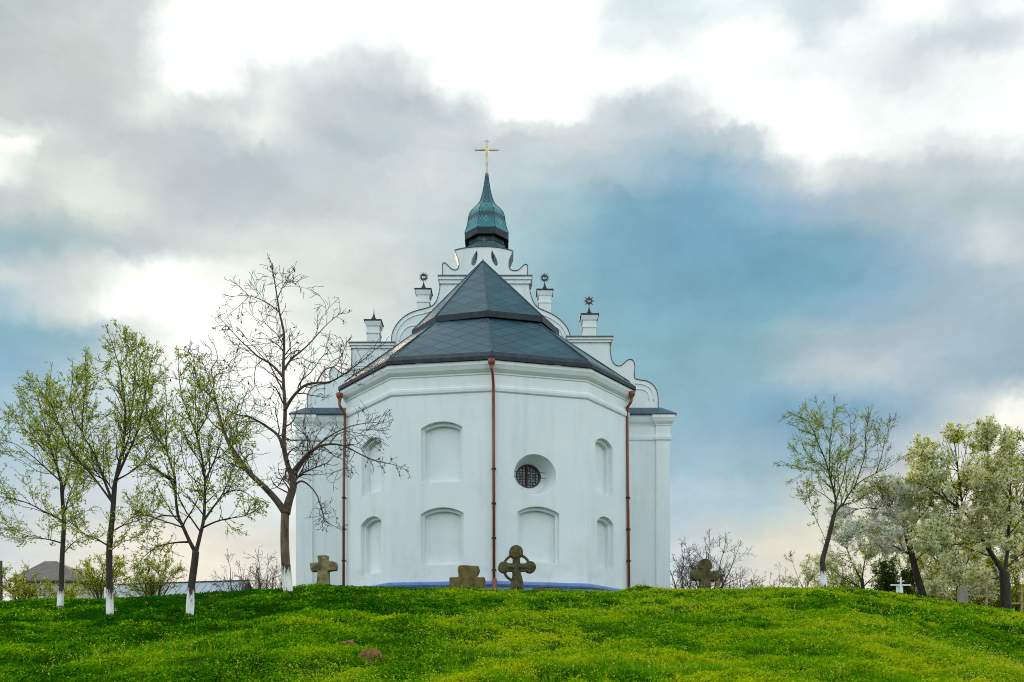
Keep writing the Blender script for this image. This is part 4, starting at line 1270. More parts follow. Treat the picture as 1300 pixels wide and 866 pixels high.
def make_tree(T, name, label, cat, base, bark, twig, group=None, leaf=None, wash=None, trunk_n=1, extra=None):
    """T.limbs[:trunk_n] are the trunk, the rest + twigs the crown"""
    root = empty(name, base, label, cat, group)
    mb = MB()
    for L in T.limbs[:trunk_n]: mb.tube(L['pts'], L['rad'], 10)
    tr = mb.build('trunk', bark, root, smooth=True)
    if wash:
        L = T.limbs[0]
        pts, rad = [], []
        z0 = base[2]-0.1
        for a, b, ra, rb in zip(L['pts'][:-1], L['pts'][1:], L['rad'][:-1], L['rad'][1:]):
            for k in range(6):
                t = k/6; q = a.lerp(b, t)
                if q.z-base[2] > wash: break
                pts.append(q); rad.append(ra+(rb-ra)*t+0.008)
        kk = 14
        m1 = MB(); m1.tube(pts, rad, kk, cap=False)
        # ragged upper brush line
        rr = random.Random(len(label))
        for j in range(kk):
            i = (len(pts)-1)*kk+j; v = m1.v[i]; m1.v[i] = (v[0], v[1], v[2]+rr.choice((-0.22,-0.12,-0.05,0.0,0.04))+rr.uniform(-0.06, 0.05))
        m1.build('whitewash', M_WASH, tr, smooth=True)
    if len(T.limbs) > trunk_n or T.seg:
        mb = MB()
        for L in T.limbs[trunk_n:]: mb.tube(L['pts'], L['rad'], 7)
        for pts, rad, lvl in T.seg: mb.tube(pts, rad, 5 if lvl <= 1 else 3, cap=False)
        mb.build('branches', twig, root, smooth=True)
    for nm, me, m in (leaf or []):
        me.materials.append(m)
        lo_ = link(nm, me, root)
        if nm == 'seed_pods': lo_['kind'] = 'stuff'
    return root

OB = dict(rmax=0.032, step=0.12, wig=0.22, up=0.015, rmin=0.0072, maxlvl=3, dens=[2.2, 2.8, 3.0, 0], ang=(32, 72), ratio=(0.40, 0.66))
# --- bare locust left of the church
b = ground_at(366, 751)
T = Tree(3); Y = b.y; T.lk = 1.12
T.limb_px([(366,756),(365.5,747),(363,720),(361.5,692),(361.5,665),(362.5,648)], Y, 0.205, 0.15, 0, True, 0.88)
T.limb_px([(362.5,652),(367,635),(372.5,617),(370,603),(365,590),(360,564),(362,522),(359.5,479),(360.5,426),(355,398),(350,366),(345,336)], Y, 0.15, 0.012, 0.25)
T.limb_px([(362,651),(349,633),(332,615),(317,601),(303,582),(291,564),(284,547),(279,530),(275,514),(266,502),(254,490)], Y, 0.125, 0.02, -0.8)
T.limb_px([(275,514),(272,500),(265,480),(258,462)], Y, 0.022, 0.01, -0.3)
T.limb_px([(359,568),(352,552),(333,538),(318,530),(300,526),(285,519)], Y, 0.062, 0.012, 0.7)
T.limb_px([(361,522),(371,505),(386,490),(402,486),(418,485),(432,478),(445,469),(466,453),(476,444)], Y, 0.06, 0.008, -0.9)
T.limb_px([(359.5,479),(345,463),(328,453),(315,441),(307,434),(294,420),(283,408)], Y, 0.045, 0.008, 0.8)
T.limb_px([(360,470),(370,456),(381,447),(392,437),(402,426),(415,412),(429,400)], Y, 0.042, 0.008, 0.8)
T.limb_px([(354,396),(340,385),(325,378),(312,375),(299,376)], Y, 0.022, 0.006, -0.5)
T.limb_px([(352,380),(358,366),(366,352),(370,345)], Y, 0.02, 0.006, 0.4)
T.limb_px([(368,603),(380,588),(392,575),(405,567),(418,564),(432,565),(445,570),(460,578),(477,585),(500,590),(514,596)], Y, 0.062, 0.007, -1.2)
T.limb_px([(371,608),(386,585),(402,567),(420,553),(440,543),(460,538),(482,536)], Y, 0.052, 0.007, 1.0)
T.limb_px([(372.5,617),(382,611),(392,616),(402,628),(408,645),(413,660),(422,667),(431,671)], Y, 0.04, 0.006, -0.7)
T.limb_px([(418,564),(428,552),(441,548),(458,551),(470,556)], Y, 0.022, 0.006, -0.4)
T.limb_px([(305,434),(300,448),(297,462),(290,470)], Y, 0.014, 0.006, 0.2)
T.limb_px([(291,564),(300,545),(306,520),(310,505)], Y, 0.022, 0.006, -0.5)
T.limb_px([(360,440),(352,425),(338,412),(332,400)], Y, 0.02, 0.006, -0.5)
T.limb_px([(284,547),(272,540),(262,528),(252,522),(246,508)], Y, 0.03, 0.008, 0.5)
T.limb_px([(317,601),(304,592),(296,576),(284,572),(272,560)], Y, 0.03, 0.008, -0.7)
T.limb_px([(266,502),(272,486),(268,470),(276,455),(272,438)], Y, 0.026, 0.008, 0.6)
T.limb_px([(402,486),(412,470),(426,464),(434,450),(440,436)], Y, 0.028, 0.008, 0.7)
T.crown(378, 500, 152, 160, Y)
T.branch_limbs(OB, skip=1, per_m=3.4, lens=(0.6, 2.0), t0=0.12)
P_, D_ = T.leaf_pts(2, 1.5, random.Random(5))
sel = [(p, d) for p, d in zip(P_, D_) if math.sin(p.x*3.1)+math.sin(p.z*2.7+1) > -0.2]
pods = leaves_mesh('seed_pods', [p for p, d in sel], [d for p, d in sel], (0.06, 0.13), np.random.default_rng(3), 0.02, 0.1, 1.6)
make_tree(T, 'bare_tree', 'tall leafless tree with dry seed pods and whitewashed trunk beside the church', 'tree', b, M_BARK_B, M_BARK_L, leaf=[('seed_pods', pods, M_PODS)], wash=0.92)

# --- young leafing trees on the left
OL = dict(step=0.13, wig=0.12, up=0.06, rmin=0.005, maxlvl=3, dens=[2.6, 3.6, 3.4, 0], ang=(24, 60), ratio=(0.36, 0.62))
def leafy(seed, base_px, limbs, env, label, group, per_m=8.5, size=(0.045,0.098), wash=0.68, dens=6.8, lens=(0.5,1.6), lm=None, opt=None, thin=None):
    b = ground_at(*base_px)
    T = Tree(seed); Y = b.y
    for i, (pts, r0, r1, dy) in enumerate(limbs): T.limb_px(pts, Y, r0, r1, dy, i == 0, 0.78)
    T.crown(*env, Y)
    o = dict(opt or OL)
    T.branch_limbs(o, skip=1, per_m=dens, lens=lens, t0=0.12)
    P_, D_ = T.leaf_pts(1, per_m, random.Random(seed+1))
    if thin:
        rr = random.Random(seed+5)
        k = [i for i, p in enumerate(P_) if rr.random() < thin(p)]
        P_ = [P_[i] for i in k]; D_ = [D_[i] for i in k]
    # each spur carries a little tuft
    rr = random.Random(seed+2)
    P2, D2 = [], []
    for p, d in zip(P_, D_):
        for k in range(rr.choice((1, 2, 3))): P2.append(p); D2.append(d)
    lv = leaves_mesh('leaves', P2, D2, size, np.random.default_rng(seed), 0.035, 0.6)
    return make_tree(T, 'young_tree', label, 'tree', b, M_BARK_D, M_BARK_D, group, [('leaves', lv, lm or M_LEAF)], wash)
GL = 'whitewashed young trees coming into leaf'
leafy(21, (76,772), [
 ([(76,777),(76.5,765),(78,735),(79,705),(80.5,680),(81,659),(79,630),(78,612)], 0.115, 0.06, 0),
 ([(78,614),(72,592),(65,571),(58,545),(51,515),(46,498),(42,484)], 0.055, 0.008, 0.4),
 ([(79,628),(86,600),(90,575),(96,545),(95,520)], 0.045, 0.008, -0.6),
 ([(80,662),(68,655),(55,649),(38,640),(23,635),(5,631),(-12,628)], 0.042, 0.007, -0.6),
 ([(80,690),(62,685),(42,682),(20,675),(0,671)], 0.035, 0.007, 0.6),
 ([(81,655),(88,630),(97,608),(108,590)], 0.035, 0.007, 0.5),
 ([(78,612),(60,596),(42,580),(22,565),(8,560)], 0.035, 0.007, -0.8),
 ([(65,571),(48,558),(30,545),(14,528)], 0.028, 0.006, 0.6),
 ([(80,668),(95,655),(112,648)], 0.028, 0.006, -0.4),
 ([(79,705),(92,690),(105,682),(118,680)], 0.024, 0.006, 0.4),
 ([(60,560),(72,535),(78,512),(80,495)], 0.026, 0.006, 0.7),
 ], (52,582,84,106), 'leftmost whitewashed young tree in light leaf, in front of the house', GL)
leafy(22, (140,781), [
 ([(139.5,786),(139.5,778),(139,740),(138.8,696),(141,672),(143,652),(145.5,617)], 0.125, 0.075, 0),
 ([(145.5,617),(151,590),(157,562),(159,525),(156,495),(152,469),(145,445),(139,426)], 0.07, 0.008, 0.2),
 ([(145.5,612),(160,580),(173,552),(181,520),(186,492),(190,470),(194,450)], 0.055, 0.008, -0.7),
 ([(144,640),(134,614),(125,589),(115,568),(105,550),(106,515),(110,480),(112,455)], 0.055, 0.008, 0.7),
 ([(144,640),(118,605),(92,575),(78,545),(66,515),(60,495)], 0.04, 0.008, -0.9),
 ([(139,694),(122,684),(106,677),(92,665),(84,660)], 0.035, 0.007, -0.5),
 ([(141,676),(154,668),(168,663),(184,658),(196,650)], 0.032, 0.007, 0.5),
 ([(158,545),(168,515),(170,485),(174,460),(172,438)], 0.035, 0.006, 0.5),
 ([(152,469),(160,450),(160,432)], 0.016, 0.006, -0.3),
 ([(105,550),(92,525),(90,500),(92,480)], 0.028, 0.006, -0.5),
 ([(145,625),(128,600),(118,580)], 0.03, 0.006, 0.9),
 ([(147,610),(168,598),(186,580),(200,560)], 0.034, 0.006, 0.7),
 ([(140,700),(152,690),(165,685)], 0.02, 0.006, -0.4),
 ], (141,566,84,140), 'tallest whitewashed young tree in leaf, second from the left', GL)
leafy(23, (241,781), [
 ([(240,786),(241,778),(243,745),(247,715),(248.5,700)], 0.12, 0.10, 0),
 ([(248.5,702),(240,686),(232,668),(226,654),(223,630),(222,608),(217,590),(212,575),(203,560),(194,548),(188,530),(185,512),(183,490)], 0.07, 0.008, 0.4),
 ([(248.5,702),(254,680),(258.6,659),(260,632),(260,608),(256,580),(249,552),(240,528),(232,506),(228,485),(226,462)], 0.07, 0.008, -0.5),
 ([(258,662),(270,645),(282,628),(292,605),(300,585)], 0.045, 0.007, 0.6),
 ([(257,670),(275,662),(292,658),(310,655),(325,648)], 0.035, 0.007, -0.6),
 ([(241,688),(222,689),(203,693),(188,702),(178,712)], 0.038, 0.007, 0.4),
 ([(222,610),(205,600),(190,590),(178,575)], 0.032, 0.007, -0.7),
 ([(228,656),(205,655),(190,662),(178,660)], 0.032, 0.007, 0.6),
 ([(260,610),(272,585),(280,560),(284,540)], 0.035, 0.007, -0.4),
 ([(249,552),(262,530),(266,508),(264,490)], 0.03, 0.006, 0.5),
 ([(212,575),(210,545),(212,515),(208,480)], 0.03, 0.006, 0.3),
 ([(282,628),(300,622),(316,628),(328,640)], 0.024, 0.006, 0.4),
 ], (250,585,92,132), 'forked whitewashed young tree in leaf between the tallest one and the bare tree', GL, per_m=6.2)
# --- single tree on the right end of the mound
leafy(24, (1046,741), [
 ([(1046,746),(1045.5,738),(1045,722),(1044,713),(1047,700),(1052,682),(1059,653)], 0.15, 0.095, 0),
 ([(1059,653),(1061,636),(1057,618),(1053.6,604),(1053,580),(1054,559),(1057,535),(1059,513)], 0.07, 0.007, 0.3),
 ([(1054,606),(1048,585),(1040,566),(1033,548),(1026,535),(1015,529),(1005,526)], 0.042, 0.007, -0.4),
 ([(1059,653),(1065,645),(1071,639),(1079,626),(1088,615),(1100,607),(1112,601),(1128,590),(1146,580)], 0.06, 0.007, -0.6),
 ([(1084,621),(1092,598),(1098,577),(1099,555),(1099,536)], 0.035, 0.006, 0.6),
 ([(1112,601),(1119,580),(1123,560),(1128,548)], 0.026, 0.006, -0.3),
 ([(1060,638),(1070,610),(1076,580),(1080,555),(1079,530)], 0.038, 0.006, 0.8),
 ([(1055,600),(1040,590),(1028,584),(1014,575)], 0.026, 0.006, 0.5),
 ([(1054,560),(1044,540),(1041,520)], 0.022, 0.006, 0.3),
 ([(1060,640),(1046,628),(1036,622),(1028,612)], 0.026, 0.006, -0.5),
 ([(1050,690),(1040,668),(1032,650),(1027,632)], 0.016, 0.006, 0.3),
 ], (1066,590,84,84), 'lone leaning whitewashed tree with sparse leaves at the right end of the mound', None, per_m=8.5, size=(0.05,0.10),
 thin=lambda p: 1.0 if p.x < PX(1085, 32.5) else 0.4, dens=5.5)

# --- blossoming trees on the right
OBL = dict(step=0.2, wig=0.11, up=0.07, rmin=0.008, maxlvl=3, dens=[2.0, 2.9, 2.8, 0], ang=(24, 60), ratio=(0.42, 0.66))
GB = 'blossoming fruit trees behind the right slope'
def blossom(seed, base, limbs, label, bloom=M_BLOOM, nb=16, nl=6, lm=M_LEAF2, bsize=(0.06,0.12), lsize=(0.08,0.15), dens=5.2, lens=(0.8,2.1), ntr=1, group=GB, opt=None, name='blossom_tree', env=None):
    T = Tree(seed)
    x0, Y = base
    b = Vector((x0, Y, gz(x0, Y)))
    for i, (pts, r0, r1, dy) in enumerate(limbs): T.limb_px(pts, Y, r0, r1, dy, i == 0)
    if env: T.crown(*env, Y)
    T.branch_limbs(opt or OBL, skip=ntr, per_m=dens, lens=lens, t0=0.12)
    lf = []
    for nm, per, size, m, sd in (('blossom', nb, bsize, bloom, 1), ('leaves', nl, lsize, lm, 2)):
        if not per: continue
        P_, D_ = T.leaf_pts(1, per*3.4, random.Random(seed+sd))
        # blossom gathers in clusters: thin it by a soft pattern in space
        q = [i for i, p in enumerate(P_) if math.sin(p.x*2.3+seed)+math.sin(p.z*2.9+sd)+math.sin(p.y*2.1-sd) > (-0.55 if nm == 'blossom' else -0.4)]
        if nm == 'blossom':
            rr = random.Random(seed+77)
            q = [i for i in q if rr.random() < 0.31]
            PP, DD = [], []
            for i in q:
                c = P_[i]+Vector((rr.gauss(0,0.03), rr.gauss(0,0.03), rr.gauss(0,0.03)))
                for _ in range(rr.randint(3, 6)):
                    v = Vector((rr.gauss(0,1), rr.gauss(0,1), rr.gauss(0,1))).normalized()
                    PP.append(c+v*0.05); DD.append(v)
            lf.append((nm, leaves_mesh(nm, PP, DD, (0.085, 0.16), np.random.default_rng(seed+sd), 0.014, 0.3), m))
            continue
        lf.append((nm, leaves_mesh(nm, [P_[i] for i in q], [D_[i] for i in q], size, np.random.default_rng(seed+sd), 0.05, 0.3), m))
    return make_tree(T, name, label, 'tree', b, M_BARK_D, M_BARK_D, group, lf, None, ntr)
Y = 38.5
blossom(31, (PX(1277,Y), Y), [
 ([(1278,800),(1277,774),(1276,745),(1274.5,726)], 0.24, 0.19, 0),
 ([(1274.5,728),(1262,708),(1249,688),(1237,667),(1223,649),(1203,635),(1176,618),(1160,612)], 0.16, 0.015, -0.6),
 ([(1274.5,728),(1279,700),(1281,663),(1282,630),(1284,600),(1281,570)], 0.13, 0.015, 0.8),
 ([(1223,649),(1219,620),(1216,594),(1212,565),(1208,546)], 0.08, 0.012, 1.2),
 ([(1237,667),(1244,640),(1250,610),(1254,580),(1252,552)], 0.08, 0.012, -1.0),
 ([(1203,635),(1188,610),(1180,590),(1168,576)], 0.05, 0.01, 1.0),
 ([(1281,663),(1298,640),(1312,615),(1320,585)], 0.07, 0.012, -1.0),
 ([(1249,688),(1225,690),(1200,692),(1180,688)], 0.06, 0.01, -1.2),
 ([(1237,667),(1210,668),(1188,660),(1165,655)], 0.05, 0.01, 1.2),
 ([(1276,735),(1255,735),(1235,740),(1215,738)], 0.05, 0.01, -0.8),
 ([(1278,700),(1262,680),(1262,650),(1268,620)], 0.05, 0.01, -1.4),
 ([(1278,720),(1295,705),(1310,700),(1325,690)], 0.05, 0.01, 0.6),
 ], 'big white-blossoming tree with dark slanting limb near the right edge of the picture', nb=13, nl=7, env=(1245,652,118,112))
Y = 40.0
blossom(32, (PX(1172,Y), Y), [
 ([(1180,785),(1172,757),(1164,730),(1157.6,705),(1151,678)], 0.19, 0.12, 0),
 ([(1151,680),(1140,662),(1124,650),(1105,645),(1085,648),(1068,660)], 0.08, 0.012, -0.9),
 ([(1151,680),(1150,655),(1144,635),(1138,618)], 0.08, 0.012, 0.8),
 ([(1152,682),(1165,660),(1178,645),(1186,628)], 0.07, 0.012, -0.6),
 ([(1157,705),(1138,695),(1118,690),(1098,692),(1080,700)], 0.06, 0.01, 0.9),
 ([(1140,662),(1120,632),(1105,622),(1090,622)], 0.05, 0.01, 1.1),
 ([(1160,715),(1175,700),(1190,698)], 0.05, 0.01, -0.8),
 ([(1124,650),(1108,668),(1092,676),(1078,680)], 0.04, 0.01, -1.2),
 ], 'greyish-white blossoming tree with a leaning trunk behind the lone leaning tree', bloom=M_BLOOM_G, nb=17, nl=2, dens=4.2, env=(1122,672,82,66))
Y = 44.0
blossom(33, (PX(1330,Y), Y), [
 ([(1318,815),(1316,775),(1312,740)], 0.22, 0.17, 0),
 ([(1312,742),(1300,700),(1294,660),(1290,620),(1286,580),(1283,560)], 0.13, 0.012, 0.6),
 ([(1312,742),(1325,700),(1335,650),(1338,600)], 0.12, 0.012, -0.5),
 ([(1300,700),(1280,680),(1266,655),(1258,625)], 0.07, 0.01, -1.0),
 ([(1306,720),(1290,715),(1268,715),(1250,720)], 0.06, 0.01, 0.8),
 ([(1294,650),(1306,620),(1312,590),(1310,560)], 0.06, 0.01, 1.0),
 ], 'yellow-green leafing tree cut by the right edge of the picture', nb=6, nl=13, dens=4.2, env=(1318,665,85,118))
Y = 47.0
blossom(34, (PX(1100,Y), Y), [
 ([(1100,815),(1098,770),(1094,735)], 0.12, 0.09, 0),
 ([(1094,737),(1082,715),(1074,695),(1066,678)], 0.06, 0.01, 0.6),
 ([(1094,737),(1098,712),(1104,692),(1106,672)], 0.06, 0.01, -0.6),
 ([(1096,745),(1112,730),(1128,718),(1140,700)], 0.05, 0.01, 0.5),
 ([(1095,748),(1078,738),(1062,728),(1050,715)], 0.05, 0.01, -0.6),
 ([(1082,715),(1068,708),(1056,700)], 0.03, 0.01, 0.8),
 ], 'small cream-blossoming tree low behind the lone leaning tree', nb=14, nl=6, lens=(0.6,1.7), dens=5, env=(1094,712,66,58))
Y = 45.0
blossom(35, (PX(1215,Y), Y), [
 ([(1222,820),(1220,780),(1216,745)], 0.13, 0.10, 0),
 ([(1216,747),(1205,725),(1196,705),(1190,688)], 0.06, 0.01, 0.6),
 ([(1216,747),(1224,722),(1232,705),(1238,690)], 0.06, 0.01, -0.8),
 ([(1218,760),(1238,745),(1254,735),(1266,728)], 0.05, 0.01, 0.5),
 ([(1218,765),(1200,752),(1186,742),(1176,728)], 0.05, 0.01, -0.6),
 ([(1217,755),(1212,735),(1214,715)], 0.05, 0.01, 1.2),
 ], 'low white-blossoming tree standing under the big one behind the graves', nb=14, nl=7, lens=(0.6,1.8), dens=5, env=(1218,735,70,60))
Y = 52.0
blossom(36, (PX(1020,Y), Y), [
 ([(1025,830),(1024,780),(1022,750)], 0.07, 0.05, 0),
 ([(1022,752),(1014,735),(1008,720),(1004,706)], 0.035, 0.008, 0.5),
 ([(1022,752),(1030,732),(1036,716),(1042,706)], 0.035, 0.008, -0.5),
 ([(1022,755),(1012,745),(998,738)], 0.03, 0.008, 0.5),
 ([(1022,750),(1024,730),(1026,712)], 0.03, 0.008, 0.2),
 ], 'faint pale-blossoming shrub just left of the lone leaning tree', nb=7, nl=3, lens=(0.4,1.1), dens=4, env=(1022,728,34,30), name='blossom_shrub')

Y = 52.0
blossom(37, (PX(1192,Y), Y), [
 ([(1196,830),(1194,770),(1190,715)], 0.16, 0.11, 0),
 ([(1190,717),(1178,690),(1170,660),(1166,630)], 0.07, 0.01, 0.6),
 ([(1190,717),(1198,690),(1206,660),(1208,625)], 0.07, 0.01, -0.6),
 ([(1190,717),(1190,680),(1188,645),(1190,612)], 0.06, 0.01, 0.9),
 ([(1192,735),(1172,715),(1156,705),(1146,690)], 0.05, 0.01, -0.6),
 ([(1192,735),(1212,720),(1230,705),(1240,690)], 0.05, 0.01, 0.6),
 ], 'cream-blossoming tree filling the gap between the leaning trunk and the big tree', nb=12, nl=8, dens=4.2, env=(1190,672,64,84))
Y = 54.0
blossom(38, (PX(1292,Y), Y), [
 ([(1296,840),(1294,790),(1290,735)], 0.16, 0.11, 0),
 ([(1290,737),(1278,715),(1270,690),(1264,670)], 0.07, 0.01, 0.6),
 ([(1290,737),(1298,710),(1306,680),(1308,660)], 0.07, 0.01, -0.6),
 ([(1290,737),(1290,705),(1286,670),(1288,640)], 0.06, 0.01, 0.9),
 ([(1292,755),(1272,742),(1256,735),(1246,725)], 0.05, 0.01, -0.6),
 ([(1292,755),(1312,742),(1325,730),(1332,715)], 0.05, 0.01, 0.6),
 ], 'yellow-green tree with scattered blossom low behind the big trunk at right', nb=7, nl=14, dens=4.2, env=(1292,705,72,76))

# --- shrubs (built in place, generic)
def shrub(seed, px, Y, pytop, wpx, label, name='bare_shrub', twig=M_TWIG_P, leaf=None, per_m=0, size=(0.07,0.13), nst=6, group=None, dens=2.2, rm=0.008):
    x0 = PX(px, Y); z0 = gz(x0, Y); H = PZ(pytop, Y)-z0; W = wpx*Y/F
    T = Tree(seed); rr = random.Random(seed)
    T.limb3([(x0, Y, z0-0.2), (x0, Y, z0+H*0.10), (x0+0.03, Y, z0+H*0.16)], 0.018*H+0.02, 0.012*H+0.02)
    for k in range(nst):
        a = 2*math.pi*(k+rr.random()*0.7)/nst
        rad = W/2*rr.uniform(0.45, 0.85); hh = H*rr.uniform(0.62, 0.92)*(1-0.25*(rad/(W/2))**2)
        pts = []
        for i in range(9):
            t = i/8
            pts.append((x0+math.cos(a)*rad*t**0.8+rr.gauss(0,0.05)*t, Y+math.sin(a)*rad*t**0.8+rr.gauss(0,0.05)*t, z0+H*0.12+(hh-H*0.12)*t))
        T.limb3(pts, 0.009*H+0.012, 0.010)
    o = dict(step=0.2, wig=0.15, up=0.04, rmin=rm, maxlvl=3, dens=[2, 4.0, 4.2, 0], ang=(25, 60), ratio=(0.42, 0.66))
    T.branch_limbs(o, skip=1, per_m=dens, lens=(0.13*H+0.25, 0.26*H+0.4), t0=0.1)
    lf = []
    if leaf:
        P_, D_ = T.leaf_pts(1, per_m*1.8, random.Random(seed+9))
        lf = [('leaves', leaves_mesh('leaves', P_, D_, size, np.random.default_rng(seed), 0.05, 0.3), leaf)]
    return make_tree(T, name, label, 'shrub', Vector((x0, Y, z0)), twig, twig, group, lf, None, 1)
shrub(41, 897, 52, 664, 100, 'spreading leafless shrub behind the trefoil cross at the church corner', nst=8, dens=2.6)
shrub(42, 868, 47, 690, 60, 'leafless shrub close against the right corner of the church', nst=6)
shrub(43, 938, 56, 705, 46, 'low leafless shrub at the right end of the bare thicket', nst=6)
shrub(44, 985, 58, 712, 46, 'thin bare saplings standing apart on the skyline right of the church', name='bare_sapling', nst=4, dens=1.6)
shrub(45, 338, 50, 690, 64, 'reddish-brown leafless shrub behind the bare tree at the left church corner', nst=8, dens=2.6)
shrub(46, 300, 54, 700, 56, 'thin leafless shrub behind the ridge of the metal roof', nst=6, dens=1.8)
GG = None
shrub(51, 28, 45, 716, 66, 'green bush at the far left before the house', name='leafy_bush', twig=M_BARK_D, leaf=M_LEAF2, per_m=12, dens=3.4, nst=7)
shrub(52, 128, 45, 694, 70, 'yellow-green bush between the two leftmost tree trunks, right of the house', name='leafy_bush', twig=M_BARK_D, leaf=M_LEAF2, per_m=14, dens=3.4, nst=8)
shrub(53, 196, 49, 690, 62, 'loose pale green bush behind the forked tree, left of the metal roof', name='leafy_bush', twig=M_BARK_D, leaf=M_LEAF, per_m=10, dens=3.4, nst=8)
shrub(54, 80, 52, 728, 52, 'low olive bush growing against the front wall of the house', name='leafy_bush', twig=M_BARK_D, leaf=M_LEAF2, per_m=12, dens=3.4, nst=7)
shrub(55, 1134, 46, 700, 44, 'dark green rounded bush among the blossoming trees', name='leafy_bush', twig=M_BARK_D, leaf=M_LEAFD, per_m=26, nst=8, dens=3.4)
shrub(56, 958, 60, 728, 26, 'tiny green bush on the skyline right of the bare shrubs', name='leafy_bush', twig=M_BARK_D, leaf=M_LEAF2, per_m=8, nst=5)
shrub(57, 1250, 50, 705, 80, 'yellow-green bush in the shade below the big blossoming tree', name='leafy_bush', twig=M_BARK_D, leaf=M_LEAF2, per_m=12, nst=8, dens=2.6)
shrub(58, 1195, 52, 715, 70, 'green bush behind the low blossoming tree and the grey grave post', name='leafy_bush', twig=M_BARK_D, leaf=M_LEAF2, per_m=10, nst=8, dens=2.4)

shrub(59, 1168, 49, 688, 84, 'yellow-green bush behind the leaning blossom-tree trunk', name='leafy_bush', twig=M_BARK_D, leaf=M_LEAF2, per_m=11, nst=8, dens=3.0)
shrub(60, 1290, 48, 700, 84, 'bright green bush right of the big trunk at the picture edge', name='leafy_bush', twig=M_BARK_D, leaf=M_LEAF2, per_m=11, nst=8, dens=3.0)
shrub(61, 1072, 52, 705, 60, 'pale green bush low between the lone leaning tree and the dark round bush', name='leafy_bush', twig=M_BARK_D, leaf=M_LEAF, per_m=9, nst=8, dens=3.0)

# ------------------------------------------------------------------ graves on the right
M_WHITE = surf('white_enamel', (0.70,0.71,0.71), (0.82,0.83,0.83), 0.4, 4, bump=0)
M_YWOOD = surf('yellow_wood', (0.16,0.11,0.03), (0.34,0.25,0.07), 0.6, 8, bump=0.1)
M_GREY = surf('grey_stone', (0.14,0.12,0.10), (0.26,0.23,0.19), 0.85, 5, bump=0.3)
Y = 35.0; px = 1143.5
x0 = PX(px, Y); z0 = gz(x0, Y); zt = PZ(733, Y); k = Y/F
mb = MB()
mb.box(x0-0.026, x0+0.026, Y-0.02, Y+0.02, z0-0.1, zt)
mb.box(x0-0.39, x0-0.036, Y-0.025, Y+0.025, PZ(743.6,Y), PZ(742,Y)); mb.box(x0+0.036, x0+0.39, Y-0.025, Y+0.025, PZ(743.6,Y), PZ(742,Y))
mb.box(x0-0.13, x0-0.036, Y-0.022, Y+0.022, PZ(738.4,Y), PZ(737.2,Y)); mb.box(x0+0.036, x0+0.13, Y-0.022, Y+0.022, PZ(738.4,Y), PZ(737.2,Y))
o = mb.build('grave_cross', M_WHITE); o.location = (0,0,0)
gr_root = empty('white_cross', (x0, Y, z0), 'white metal grave cross before the dark green bush', 'grave cross', 'small modern graves behind the right slope')
o.parent = gr_root; o.location = -wloc(gr_root); o.name = 'cross_bars'
mb = MB(); mb.prism_xz([(x0-0.13, PZ(756,Y)), (x0+0.13, PZ(756,Y)), (x0+0.11, PZ(744.5,Y)), (x0+0.05, PZ(743.2,Y)), (x0-0.05, PZ(743.2,Y)), (x0-0.11, PZ(744.5,Y))], Y+0.06, Y+0.16)
mb.build('plate', M_WHITE, gr_root)
Y = 36.0; x0 = PX(1222, Y); z0 = gz(x0, Y)
mb = MB(); mb.prism_xz([(x0-0.16, z0-0.2), (x0+0.16, z0-0.2), (x0+0.15, PZ(747.5,Y)), (x0+0.08, PZ(745.5,Y)), (x0-0.08, PZ(745.5,Y)), (x0-0.15, PZ(747.5,Y))], Y-0.12, Y+0.12)
o = mb.build('grave_post', M_GREY); tag(o, 'upright grey stone grave post among the blossoming trunks', 'gravestone')
def wood_cross(px, Y, ytop, yarm, half, label):
    x0 = PX(px, Y); z0 = gz(x0, Y)
    mb = MB(); mb.box(x0-0.042, x0+0.042, Y-0.04, Y+0.04, z0-0.2, PZ(ytop, Y))
    for yy, h in ((yarm, half), (ytop+5, half*0.45)):
        mb.box(x0-h, x0-0.044, Y-0.03, Y+0.03, PZ(yy, Y)-0.035, PZ(yy, Y)+0.035); mb.box(x0+0.044, x0+h, Y-0.03, Y+0.03, PZ(yy, Y)-0.035, PZ(yy, Y)+0.035)
    o = mb.build('wooden_cross', M_YWOOD); tag(o, label, 'grave cross', 'small modern graves behind the right slope')
wood_cross(1252, 36.0, 738, 757, 0.46, 'yellow wooden grave cross left of the big tree trunk')
wood_cross(1297, 36.0, 746, 766, 0.40, 'yellow wooden grave cross at the right picture edge')
Y = 36.0; x0 = PX(911.5, Y); z0 = gz(x0, Y)
mb = MB(); mb.prism_xz([(x0-0.07, z0-0.1), (x0+0.07, z0-0.1), (x0+0.06, PZ(734,Y)), (x0, PZ(732,Y)), (x0-0.06, PZ(734,Y))], Y-0.05, Y+0.05)
tag(mb.build('marker_post', M_STONE_L), 'small pale marker post just right of the trefoil cross', 'post')

# ------------------------------------------------------------------ house and shed on the left
M_HWALL = surf('house_plaster', (0.42,0.37,0.27), (0.60,0.55,0.42), 0.9, 2)
M_HROOF, nt, bs = new_mat('old_corrugated_roof')
L_n = nt.links.new
geo = nn(nt, 'ShaderNodeNewGeometry')
wv1 = nn(nt, 'ShaderNodeTexWave', wave_type='BANDS', bands_direction='X'); wv1.inputs['Scale'].default_value = 1.6; wv1.inputs['Distortion'].default_value = 0.3
L_n(geo.outputs['Position'], wv1.inputs['Vector'])
no = nn(nt, 'ShaderNodeTexNoise'); no.inputs['Scale'].default_value = 1.5; no.inputs['Detail'].default_value = 6; L_n(geo.outputs['Position'], no.inputs['Vector'])
ra = nn(nt, 'ShaderNodeValToRGB'); ra.color_ramp.elements[0].color = (0.085,0.068,0.058,1); ra.color_ramp.elements[1].color = (0.20,0.165,0.14,1)
